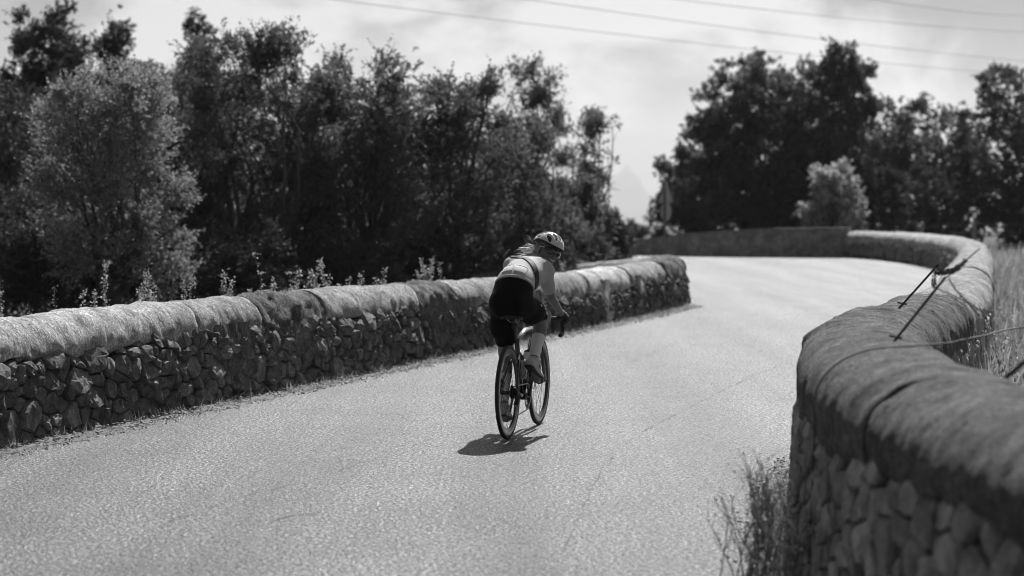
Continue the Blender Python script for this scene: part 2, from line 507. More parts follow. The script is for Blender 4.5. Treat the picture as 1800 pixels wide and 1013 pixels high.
def voronoi_cells(L, H, rmin, rmax, seed, aspect=1.25):
    """irregular cells of a rubble face, in (s, z)"""
    rng = random.Random(seed)
    pts = []
    grid = {}
    cell = rmax
    tries = int(L * H / (rmin * rmin) * 9)
    for t in range(tries):
        r = rmin + (rmax - rmin) * rng.random() ** 1.7 * (1 - 0.75 * t / tries)
        x, y = rng.uniform(-rmax, L / aspect + rmax), rng.uniform(-rmax * 0.6, H + rmax * 0.6)
        gx, gy = int(x // cell), int(y // cell)
        ok = True
        for a in range(gx - 2, gx + 3):
            for b in range(gy - 2, gy + 3):
                for (qx, qy, qr) in grid.get((a, b), ()):
                    if (qx - x) ** 2 + (qy - y) ** 2 < (0.5 * (qr + r)) ** 2 * 3.0: ok = False; break
                if not ok: break
            if not ok: break
        if ok:
            pts.append((x, y, r)); grid.setdefault((gx, gy), []).append((x, y, r))
    out = []
    for (x, y, r) in pts:
        poly = [(x - 0.4, y - 0.4), (x + 0.4, y - 0.4), (x + 0.4, y + 0.4), (x - 0.4, y + 0.4)]
        gx, gy = int(x // cell), int(y // cell)
        for a in range(gx - 4, gx + 5):
            for b in range(gy - 4, gy + 5):
                for (qx, qy, qr) in grid.get((a, b), ()):
                    if qx == x and qy == y: continue
                    dx, dy = qx - x, qy - y
                    # power diagram
                    dd = dx * dx + dy * dy
                    k = (dd + (r * r - qr * qr) * 0.8) / 2
                    new = []
                    m = len(poly)
                    for i in range(m):
                        p, q = poly[i], poly[(i + 1) % m]
                        fp = (p[0] - x) * dx + (p[1] - y) * dy - k
                        fq = (q[0] - x) * dx + (q[1] - y) * dy - k
                        if fp <= 0: new.append(p)
                        if (fp < 0 < fq) or (fq < 0 < fp):
                            t = fp / (fp - fq); new.append((p[0] + (q[0] - p[0]) * t, p[1] + (q[1] - p[1]) * t))
                    poly = new
                    if len(poly) < 3: break
                if len(poly) < 3: break
            if len(poly) < 3: break
        if len(poly) < 3: continue
        cx = sum(p[0] for p in poly) / len(poly); cy = sum(p[1] for p in poly) / len(poly)
        if not (0 <= cx * aspect <= L): continue
        out.append([(p[0] * aspect, p[1]) for p in poly])
    return out

def stone_data(path, poly, s0, side, rng, gap=0.005, proud=0.035, sink=0.0):
    """one rubble stone as verts, faces in world space; side=+1 road face, -1 field face"""
    cs = sum(p[0] for p in poly) / len(poly); cz = sum(p[1] for p in poly) / len(poly)
    pts = []
    m = len(poly)
    for i in range(m):
        p, q = poly[i], poly[(i + 1) % m]
        ln = math.hypot(p[0] - q[0], p[1] - q[1])
        if ln < 0.022:
            pts.append(((p[0] + q[0]) / 2, (p[1] + q[1]) / 2)); continue
        k = rng.uniform(0.06, 0.20)
        pts.append((p[0] + (q[0] - p[0]) * k, p[1] + (q[1] - p[1]) * k))
        pts.append((p[0] + (q[0] - p[0]) * (1 - k), p[1] + (q[1] - p[1]) * (1 - k)))
    size = max(0.03, math.sqrt(sum((p[0] - cs) ** 2 + (p[1] - cz) ** 2 for p in pts) / len(pts)))
    sh = max(0.55, 1 - gap / size)
    gs, gz = rng.gauss(0, 0.22), rng.gauss(-0.05, 0.20)
    off = rng.uniform(-0.020, 0.018)
    V = []
    n = len(pts)
    def put(s, z, d):
        c, nn, h, w = path.get(s0 + s)
        if side > 0:
            zc = h - max(0.27, coping_drop(path, s0 + s)) + 0.10
            d -= 0.055 * max(0.0, min(1.2, (z - (zc - 0.13)) / 0.13))
        x = (w + batter(z, h) + d) * side
        V.append((c[0] + nn[0] * x, c[1] + nn[1] * x, z))
    for k, (sc, d0) in enumerate(((0.97, -0.09), (1.0, -0.012), (0.90, 0.014), (0.50, 0.020))):
        for (ps, pz) in pts:
            ds, dz = (ps - cs) * sc * sh, (pz - cz) * sc * sh
            d = d0 + off - sink
            if k >= 2: d += gs * ds + gz * dz + rng.gauss(0, 0.006)
            if k == 1: d += rng.gauss(0, 0.005)
            d = min(d, proud + 0.03) if not sink else min(d, 0.008)
            put(cs + ds, cz + dz, d)
    put(cs, cz, min(0.028 + off - sink + rng.gauss(0, 0.006), 1.0 if not sink else 0.012))
    F = []
    for k in range(3):
        for i in range(n):
            j = (i + 1) % n
            q = (k * n + i, k * n + j, (k + 1) * n + j, (k + 1) * n + i)
            F.append(q)
    for i in range(n):
        F.append((3 * n + i, 3 * n + (i + 1) % n, 4 * n))
    if side * path_sign(path) < 0: F = [tuple(reversed(q)) for q in F]
    return V, F, (cs, cz)

def path_sign(path):
    # orientation of (tangent, up, normal): +1 when tangent x up = normal
    t = path.T[0]; n = path.Nn[0]
    return 1 if (t[1] * n[0] - t[0] * n[1]) > 0 else -1

def stones_on_wall(path, s0, s1, H, side, rmin, rmax, seed, parent, material, budget, smooth=False, zfun=None, gap=0.006, sink=0.0):
    """the budget nearest stones are parts of their own, the rest one joined part"""
    rng = random.Random(seed)
    cells = voronoi_cells(s1 - s0, H, rmin, rmax, seed)
    items = []
    for poly in cells:
        cs = sum(p[0] for p in poly) / len(poly); cz = sum(p[1] for p in poly) / len(poly)
        c, n, h, w = path.get(s0 + cs)
        if cz < -0.03: continue
        if side > 0 and cz > h - max(0.27, coping_drop(path, s0 + cs)) + 0.05: continue
        if zfun and cz > zfun(s0 + cs): continue
        vis = abs(c[0]) / max(c[1], 0.1) < 0.29 and c[1] > 4
        items.append((0 if vis else 1, math.hypot(c[0], c[1]), poly))
    items.sort(key=lambda t: (t[0], t[1]))
    rest = MB()
    made = 0
    for i, (nv, d, poly) in enumerate(items):
        V, F, cc = stone_data(path, poly, s0, side, rng, gap, sink=sink)
        if made < budget and nv == 0:
            me = bpy.data.meshes.new('stone'); me.from_pydata(V, [], F)
            if smooth:
                for p in me.polygons: p.use_smooth = True
            me.update(); link('stone', me, material, parent); made += 1
        else: rest.add(V, F)
    if rest.v:
        o = link('rubble_stones', rest.mesh('rubble_stones', smooth), material, parent); o['kind'] = 'stuff'
    return made

# ---- wall lines: (x, y, crest height, half width)
LEFT = Path([(-8.9, -2.2, .87, .27), (-6.15, 5.6, .87, .27), (-3.75, 13.7, .87, .27), (-1.9, 19.1, .85, .27), (0.2, 25.1, .76, .27),
             (2.04, 30.6, .76, .28), (2.52, 32.6, .80, .30), (2.48, 33.9, .76, .30), (1.9, 35.3, .66, .28), (0.8, 36.4, .54, .27),
             (-2.0, 38.2, .52, .27), (-9.0, 41.0, .50, .27), (-20.0, 45.0, .50, .27)], side=+1)
RIGHT = Path([(3.1, -1.0, 1.02, .36), (2.55, 2.0, 1.02, .36), (2.0, 5.0, 1.02, .36), (1.77, 6.7, 1.02, .36), (1.70, 8.2, 1.03, .36), (1.73, 9.3, 1.04, .36),
              (1.90, 10.6, 1.04, .36), (2.26, 12.4, 1.00, .35), (3.12, 15.2, .96, .34), (4.36, 19.5, .92, .32), (5.95, 26, .90, .31),
              (7.9, 34, .88, .30), (9.6, 41.5, .86, .30), (10.55, 47.0, .84, .30), (11.0, 51.5, .83, .30), (11.1, 55.5, .82, .30), (10.85, 58.7, .80, .30), (10.35, 60.4, .80, .29)], side=-1)

# ---- ground, road, hills
V = [(0, 30, -0.02)]; F = []
radii = [20, 45, 70, 95, 110, 140, 200, 320, 600, 1200, 2200, 3200, 6000, 12000]
for r_ in radii:
    z = -0.02 if r_ <= 100 else -0.02 - 0.02 * (min(r_, 3200) - 100)
    for k in range(48): V.append((r_ * math.sin(k * math.pi / 24), 30 + r_ * math.cos(k * math.pi / 24), z))
for k in range(48): F.append((0, 1 + (k + 1) % 48, 1 + k))
for i in range(len(radii) - 1):
    for k in range(48): F.append((1 + i * 48 + k, 1 + i * 48 + (k + 1) % 48, 1 + (i + 1) * 48 + (k + 1) % 48, 1 + (i + 1) * 48 + k))
F = [tuple(reversed(q)) for q in F]
gm = MB(); gm.add(V, F)
tag(link('ground', gm.mesh('ground', True), M['soil']), kind='structure')

road_pts = [tuple(p) for p in LEFT.xy[::20]] + [(-60, 59.5), (-60, 82), (-20, 71.0), (4.2, 62.6), (10.4, 60.6)] + [tuple(p) for p in RIGHT.xy[::-20]] + [(4.5, -8), (-11, -8)]
rm = MB(); rm.add([(x, y, 0.0) for x, y in road_pts], [tuple(range(len(road_pts)))[::-1]])
tag(link('road', rm.mesh('road'), M['asphalt']), kind='structure')

def ridge(name, X0, X1, Y, prof, mat, thick, seed):
    V = []; F = []; nx = 260; ny = 14
    for i in range(nx):
        x = X0 + (X1 - X0) * i / (nx - 1)
        top = prof(x)
        for j in range(ny):
            q = j / (ny - 1)
            y = Y - thick * (1 - q)
            z = top * q ** 0.8 * (1 + 0.10 * fbm(x / 260, q * 3, seed)) + top * 0.06 * fbm(x / 90, q * 6, seed + 3) * q - 66 * (1 - q)
            V.append((x, y + 120 * fbm(x / 400, q * 2, seed + 9), z))
        V.append((x, Y + thick * 0.8, -66))
    ny += 1
    for i in range(nx - 1):
        for j in range(ny - 1):
            F.append((i * ny + j, (i + 1) * ny + j, (i + 1) * ny + j + 1, i * ny + j + 1))
    mb = MB(); mb.add(V, F)
    return tag(link(name, mb.mesh(name, True), mat), kind='structure')

def prof_mountain(x):
    px = 900 + FPX * x / 8000.0
    pts = [(-1800, 200), (-300, 330), (500, 270), (760, 235), (850, 185), (880, 178), (905, 192), (950, 262), (1010, 300), (1060, 312), (1090, 302), (1103, 288), (1118, 305), (1135, 345), (1160, 372), (1260, 355), (1500, 330), (2200, 300), (3800, 340)]
    xs = [p[0] for p in pts]; ys = [p[1] for p in pts]
    y = float(np.interp(px, xs, ys)) + 5 * fbm(px / 18, 0, 0)
    return (355 - y) / FPX * 8000 + CAM_H
ridge('mountain', -5200, 5200, 8000, prof_mountain, M['hill'], 1300, 4.0)

# ---- left dry stone wall
lw = thing('stone_wall', 'long dry stone wall with rounded cement top along the left edge of the road', 'wall', (0, 0, 0))
sL0 = LEFT.s_at_px(-260)
core_mesh(LEFT, 0.0, LEFT.L, lw, cap=0.22)
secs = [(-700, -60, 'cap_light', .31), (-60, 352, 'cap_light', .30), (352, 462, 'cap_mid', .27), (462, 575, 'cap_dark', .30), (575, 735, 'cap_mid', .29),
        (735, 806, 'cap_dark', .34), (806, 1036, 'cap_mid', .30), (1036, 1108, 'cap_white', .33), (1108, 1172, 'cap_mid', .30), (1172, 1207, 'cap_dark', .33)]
bounds = []
for k, (a, b, mt, dr) in enumerate(secs):
    s0 = LEFT.s_at_px(a) if a > -600 else 0.0
    s1 = LEFT.s_at_px(b)
    bounds.append((s0, s1, dr))
    rough = 0.03 if mt == 'cap_dark' else 0.014
    rag = 0.10 if mt == 'cap_dark' else 0.05
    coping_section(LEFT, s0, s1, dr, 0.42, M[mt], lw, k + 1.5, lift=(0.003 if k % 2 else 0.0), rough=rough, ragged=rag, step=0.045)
coping_section(LEFT, bounds[-1][1], LEFT.L, .32, .42, M['cap_mid'], lw, 31.0, rough=0.012, step=0.12)
# patches where the cement was smeared over the face
def smear(path, s0, s1, z0, z1, mat, parent, seed, name='mortar_patch', side=1, lift=0.055):
    V = []; F = []; UV = []
    ns, nz = max(4, int((s1 - s0) / 0.05)), max(4, int((z1 - z0) / 0.05))
    for i in range(ns + 1):
        for j in range(nz + 1):
            u, v = i / ns, j / nz
            edge = min(u, 1 - u, v * 1.0 + 0.02) * 2
            edge = min(1.0, edge * 3)
            s = s0 + (s1 - s0) * u + 0.16 * fbm(v * 3, u, seed) + 0.05 * (0.5 - v); z = z0 + (z1 - z0) * v + 0.08 * fbm(u * 4, 2.0, seed) * (1 - v)
            c, n, h, w = path.get(s)
            x = (w + batter(z, h) + 0.012 + 0.022 * fbm(s * 3, z * 3, seed) + 0.030 * fbm(s * 8, z * 9, seed) + (lift - 0.055) - 0.07 * (1 - edge)) * side
            V.append((c[0] + n[0] * x, c[1] + n[1] * x, z)); UV.append((s, z))
    for i in range(ns):
        for j in range(nz):
            q = (i * (nz + 1) + j, (i + 1) * (nz + 1) + j, (i + 1) * (nz + 1) + j + 1, i * (nz + 1) + j + 1)
            F.append(q)
    me = bpy.data.meshes.new(name); me.from_pydata(V, [], F)
    for p in me.polygons: p.use_smooth = True
    uv = me.uv_layers.new(name='uv')
    for l in me.loops: uv.data[l.index].uv = UV[l.vertex_index]
    me.update()
    return link(name, me, mat, parent)
for k, (a, b, z0, z1, mt) in enumerate([(372, 452, .16, .66, 'cap_dark'), (500, 560, .22, .62, 'cap_dark'), (752, 850, .10, .62, 'cap_dark'), (905, 960, .25, .60, 'cap_dark')]):
    smear(LEFT, LEFT.s_at_px(a), LEFT.s_at_px(b), z0, z1, M[mt], lw, k * 3.7)
for k, (a, b) in enumerate([(1055, 1073), (1118, 1127)]):
    smear(LEFT, LEFT.s_at_px(a), LEFT.s_at_px(b), -.02, .62, M['cap_white' if k == 0 else 'cap_light'], lw, 20 + k * 3.7, name='plaster_strip', lift=0.065)
def path_h(s): return float(np.interp(s, LEFT.S, LEFT.h))
def ztop_left(s):
    for s0, s1, dr in bounds:
        if s0 <= s <= s1: return path_h(s) - dr + 0.12
    return 0.66
stones_on_wall(LEFT, sL0, LEFT.s_at_px(1207) + 1.2, 0.74, +1, 0.042, 0.150, 11, lw, M['stone'], 298, zfun=ztop_left)

# ---- right dry stone wall
rw = thing('stone_wall', 'curving dry stone wall with broad rounded cement top beside the right edge of the road', 'wall', (0, 0, 0))
core_mesh(RIGHT, 0.0, RIGHT.L, rw, cap=0.30, inset=0.040, mat='mortar')
def s_depth(path, y): return float(path.S[np.argmin(np.abs(path.xy[:, 1] - y))])
rs = [0.0, s_depth(RIGHT, 7.6), s_depth(RIGHT, 9.15), s_depth(RIGHT, 11.3), s_depth(RIGHT, 16.0), s_depth(RIGHT, 24), s_depth(RIGHT, 37), s_depth(RIGHT, 47), RIGHT.L]
for k in range(len(rs) - 1):
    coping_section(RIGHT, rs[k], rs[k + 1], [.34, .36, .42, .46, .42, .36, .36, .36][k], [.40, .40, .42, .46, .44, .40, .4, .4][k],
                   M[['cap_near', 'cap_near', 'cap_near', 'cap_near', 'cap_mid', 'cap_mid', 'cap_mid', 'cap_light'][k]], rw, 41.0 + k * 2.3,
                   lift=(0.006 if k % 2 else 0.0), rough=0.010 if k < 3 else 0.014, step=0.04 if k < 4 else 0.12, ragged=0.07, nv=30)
n1 = stones_on_wall(RIGHT, s_depth(RIGHT, 4.5), s_depth(RIGHT, 13.5), 0.82, +1, 0.055, 0.135, 21, rw, M['stone_near'], 190, smooth=False, zfun=lambda s: 0.74, sink=0.010, gap=0.009)
stones_on_wall(RIGHT, s_depth(RIGHT, 10.5), s_depth(RIGHT, 21.0), 0.70, -1, 0.07, 0.12, 23, rw, M['stone_near'], 100, smooth=False, zfun=lambda s: 0.60, sink=0.02)
stones_on_wall(RIGHT, s_depth(RIGHT, 38.0), RIGHT.L - 0.1, 0.60, +1, 0.08, 0.13, 25, rw, M['stone'], 0, zfun=lambda s: 0.52)

# ---- far concrete wall
cw = thing('concrete_wall', 'smooth grey concrete parapet wall at the far bend behind the road', 'wall', (0, 0, 0))
mb = MB(); capm = MB()
cp = [(10.25, 60.55, .86), (8.0, 61.1, .83), (6.6, 61.6, .76), (5.2, 62.3, .62), (4.0, 63.1, .44), (2.6, 64.2, .36), (-8, 71.5, .36)]
V = []
for (x, y, h) in cp:
    V += [(x - .04, y - .15, -.2), (x - .04, y - .15, h), (x + .09, y + .14, h + .004), (x + .09, y + .14, -.2)]
F = []
for i in range(len(cp) - 1):
    for j in range(3): F.append((i * 4 + j, i * 4 + j + 1, i * 4 + 5 + j, i * 4 + 4 + j))
F += [(0, 3, 2, 1), tuple(4 * (len(cp) - 1) + j for j in range(4))]
mb.add(V, F)
wall_o = link('wall_body', mb.mesh('wall_body'), M['concrete'], cw)
V = []
for (x, y, h) in cp:
    V += [(x - .06, y - .19, h + .006), (x - .06, y - .19, h + .05), (x + .11, y + .18, h + .05), (x + .11, y + .18, h + .006)]
F = []
for i in range(len(cp) - 1):
    for j in range(4): F.append((i * 4 + j, i * 4 + (j + 1) % 4, i * 4 + 4 + (j + 1) % 4, i * 4 + 4 + j))
F += [(0, 3, 2, 1), tuple(4 * (len(cp) - 1) + j for j in range(4))]
capm.add(V, F)
link('wall_cap', capm.mesh('wall_cap'), M['concrete'], cw)
for o in (wall_o,):
    uv = o.data.uv_layers.new(name='uv')
    for l in o.data.loops:
        co = o.data.vertices[l.vertex_index].co; uv.data[l.index].uv = (co.x * 0.1, co.z)

# ---- dirt verge and pebbles along the foot of the walls
def verge(path, s0, s1, width, label_name, seed):
    V = []; F = []
    ns = int((s1 - s0) / 0.12)
    for i in range(ns + 1):
        s = s0 + (s1 - s0) * i / ns
        c, n, h, w = path.get(s)
        for j in range(6):
            q = j / 5
            x = w - 0.05 + (width * (1 + 0.9 * fbm(s * 1.3, seed, 0) + 0.5 * fbm(s * 6, seed, 3)) + 0.05) * q
            z = 0.004 + 0.045 * (1 - q) ** 1.5 * (1 + fbm(s * 2, q * 2, seed)) if q < 1 else 0.003
            V.append((c[0] + n[0] * x, c[1] + n[1] * x, z))
    for i in range(ns):
        for j in range(5): F.append((i * 6 + j, (i + 1) * 6 + j, (i + 1) * 6 + j + 1, i * 6 + j + 1))
    mb = MB(); mb.add(V, F)
    tag(link(label_name, mb.mesh(label_name, True), M['dirt']), kind='structure')
verge(LEFT, 3.0, LEFT.L - 6, 0.20, 'verge', 2.0)
verge(RIGHT, 1.0, RIGHT.L, 0.16, 'verge', 5.0)

def pebbles(path, s0, s1, width, n, seed, name, label):
    rng = np.random.default_rng(seed)
    base = np.array([(1, 0, 0), (-1, 0, 0), (0, 1, 0), (0, -1, 0), (0, 0, 1), (0, 0, -1)], float)
    tri = np.array([(0, 2, 4), (2, 1, 4), (1, 3, 4), (3, 0, 4), (2, 0, 5), (1, 2, 5), (3, 1, 5), (0, 3, 5)])
    Vs = []; Fs = []
    for i in range(n):
        s = rng.uniform(s0, s1); c, nn, h, w = path.get(s)
        q = rng.random() ** 2.2
        x = w + 0.03 + width * q
        r = 0.005 + 0.020 * rng.random() ** 4 * (1 - 0.6 * q)
        v = base * r * rng.uniform(0.6, 1.3, (6, 3)); a = rng.uniform(0, 6.28)
        ca, sa = math.cos(a), math.sin(a)
        v = np.stack([v[:, 0] * ca - v[:, 1] * sa, v[:, 0] * sa + v[:, 1] * ca, v[:, 2] * 0.7], 1)
        v += np.array([c[0] + nn[0] * x, c[1] + nn[1] * x, r * 0.3 + 0.03 * (1 - q)])
        Vs.append(v); Fs.append(tri + 6 * i)
    tag(link(name, mesh_np(name, np.concatenate(Vs), np.concatenate(Fs)), M['pebble']), label, 'gravel', kind='stuff')
pebbles(LEFT, LEFT.s_at_px(-100), LEFT.s_at_px(1200), 0.34, 4200, 3, 'gravel', 'loose gravel and crumbs of stone along the foot of the left wall')
pebbles(RIGHT, s_depth(RIGHT, 6.0), s_depth(RIGHT, 13.0), 0.30, 900, 4, 'gravel', 'loose gravel along the foot of the right wall')

# ---- cracks and a paving seam in the asphalt
M['crack'] = plain('crack_tar', 0.06, 0.8)
road_obj = bpy.data.objects['road']
def ground_at(px, py):
    v = at(px, py, 1.0) - Vector((0, 0, CAM_H))
    return v * (-CAM_H / v.z) + Vector((0, 0, CAM_H))
def crack(pts, width, seed):
    rng = random.Random(seed)
    P = [ground_at(*p) for p in pts]
    S, A = catmull(P, 0.05)
    V = []; F = []
    for i, p in enumerate(A):
        t = Vector(A[min(i + 1, len(A) - 1)]) - Vector(A[max(i - 1, 0)]); n = Vector((t.y, -t.x, 0)).normalized()
        o = 0.018 * fbm(S[i] * 4, seed, 0) + rng.gauss(0, .003); w = width * max(0.02, 0.5 + 1.5 * fbm(S[i] * 2.2, seed, 5) + rng.gauss(0, .3))
        c = Vector(p) + n * o
        V += [(c.x + n.x * w, c.y + n.y * w, .004), (c.x - n.x * w, c.y - n.y * w, .004)]
    for i in range(len(A) - 1): F.append((2 * i, 2 * i + 1, 2 * i + 3, 2 * i + 2))
    mb = MB(); mb.add(V, F); link('crack', mb.mesh('crack'), M['crack'], road_obj)
crack([(1385, 636), (1310, 668), (1250, 697), (1180, 733), (1130, 760)], .0036, 1.0)
crack([(1110, 772), (1060, 826), (1020, 905), (985, 985)], .0036, 2.0)
crack([(560, 903), (520, 906), (470, 919)], .0048, 3.0)
crack([(760, 772), (690, 795), (560, 840), (440, 870), (330, 905), (200, 960)], .0026, 4.0)
crack([(1290, 560), (1180, 607), (1090, 645)], .0036, 5.0)

# ---- dry litter and short grass at the foot of the walls
def litter(path, s0, s1, n, seed, width, label):
    rng = np.random.default_rng(seed)
    V = []
    for i in range(n):
        s = rng.uniform(s0, s1)
        dens = 0.5 + 0.9 * fbm(s * 0.9, seed, 1.0)
        if rng.random() > dens + 0.25: continue
        c, nn, h, w = path.get(s); q = rng.random() ** 2
        x = w + 0.02 + width * q
        p = np.array([c[0] + nn[0] * x, c[1] + nn[1] * x, 0.008 + 0.035 * (1 - q)])
        up = rng.random() < 0.45 * (1 - q)
        d = unit((rng.normal(size=3) * np.array([1, 1, .25]) + (np.array([0, 0, 1.6]) if up else 0))[None])[0]
        L = rng.uniform(.03, .10) if up else rng.uniform(.015, .055)
        sd = unit(np.cross(d, rng.normal(size=3))[None])[0] * (.0025 if up else .005)
        V += [p - sd, p + sd, p + d * L * .6 + sd * .7, p + d * L]
    V = np.array(V); V[:, 2] = np.maximum(V[:, 2], 0.005)
    tag(link('dry_litter', mesh_np('dry_litter', V, np.arange(len(V)).reshape(-1, 4)), M['drygrass']), label, 'litter', kind='stuff')
def unit(a): return a / (np.linalg.norm(a, axis=1)[:, None] + 1e-9)
litter(LEFT, LEFT.s_at_px(-100), LEFT.s_at_px(1200), 9000, 6, 0.30, 'dry stalks and leaf litter along the foot of the left wall')
litter(RIGHT, s_depth(RIGHT, 6.0), s_depth(RIGHT, 13.0), 2500, 7, 0.28, 'dry stalks and leaf litter along the foot of the right wall')
# ================================================================== TREES AND PLANTS
def leaf_quads(pos, direc, L, wid, rng):
    """rhombic leaves, one per row of pos; direc unit vectors"""
    n = len(pos)
    r = rng.normal(size=(n, 3)); side = np.cross(direc, r); side /= np.linalg.norm(side, axis=1)[:, None] + 1e-9
    Ls = (L * rng.uniform(0.6, 1.35, n))[:, None]; Ws = Ls * wid
    up = np.cross(side, direc)
    p0 = pos; p2 = pos + direc * Ls - up * Ls * 0.12
    mid = pos + direc * Ls * 0.5
    p1 = mid + side * Ws; p3 = mid - side * Ws
    V = np.stack([p0, p1, p2, p3], 1).reshape(-1, 3)
    F = np.arange(4 * n, dtype=np.int32).reshape(n, 4)
    return V, F

def unit(a): return a / (np.linalg.norm(a, axis=1)[:, None] + 1e-9)

def grow(lobes, rng, twigs, leaves_per, twig_len, L, wid, up=0.35, shell=2.2, droop=0.0, rag=0.25):
    """lobes: (centre, radii, weight). Returns leaf verts/faces and twig roots"""
    wts = np.array([l[2] for l in lobes], float); wts /= wts.sum()
    idx = rng.choice(len(lobes), size=twigs, p=wts)
    C = np.array([l[0] for l in lobes], float)[idx]; RR = np.array([l[1] for l in lobes], float)[idx]
    d = unit(rng.normal(size=(twigs, 3)))
    rad = rng.random(twigs) ** (1 / shell)
    rad *= 1 + rag * np.array([mnoise.noise(Vector((C[i, 0] * 3 + d[i, 0] * 2.1, C[i, 1] + d[i, 1] * 2.1, C[i, 2] * 3 + d[i, 2] * 2.1))) for i in range(twigs)]) * 1.6
    root = C + d * RR * rad[:, None]
    # gather the twigs into sprays, so that the crown has clumps and gaps
    nc = max(8, twigs // 24)
    pick = rng.integers(0, nc, twigs); pick[:nc] = np.arange(nc)
    cs = np.minimum(RR.mean(axis=1), 0.9)[:, None]
    keep = rng.random(twigs) < 0.90
    root = np.where(keep[:, None], root[pick] + rng.normal(size=(twigs, 3)) * (0.06 + 0.12 * cs[pick]), root)
    d = np.where(keep[:, None], d[pick], d)
    out = unit(d * 0.8 + rng.normal(size=(twigs, 3)) * 0.55 + np.array([0, 0, up - droop]))
    t = np.repeat(np.arange(twigs), leaves_per)
    a = np.tile(np.linspace(0.05, 1, leaves_per), twigs) + rng.normal(size=twigs * leaves_per) * 0.05
    tl = (twig_len * rng.uniform(0.5, 1.4, twigs))[t]
    bend = rng.normal(size=(twigs, 3)) * 0.25; bend[:, 2] -= droop
    P = root[t] + out[t] * (a * tl)[:, None] + bend[t] * (a * a * tl)[:, None]
    P += rng.normal(size=P.shape) * twig_len * 0.05
    dd = unit(out[t] * 0.7 + unit(rng.normal(size=P.shape)) * 0.9)
    V, F = leaf_quads(P, dd, L, wid, rng)
    return V, F, root, out

def limb(mb, a, b, ra, rb, rng, n=6, bow=0.12, sides=6):
    a = np.array(a, float); b = np.array(b, float)
    ln = np.linalg.norm(b - a)
    o = rng.normal(size=3) * bow * ln
    pts = []; rad = []
    for k in range(n + 1):
        t = k / n
        p = a + (b - a) * t + o * math.sin(math.pi * t) + rng.normal(size=3) * ln * 0.012 * (0 < k < n)
        pts.append(p); rad.append(ra + (rb - ra) * t)
    mb.tube(pts, rad, sides, caps=False)
    return pts

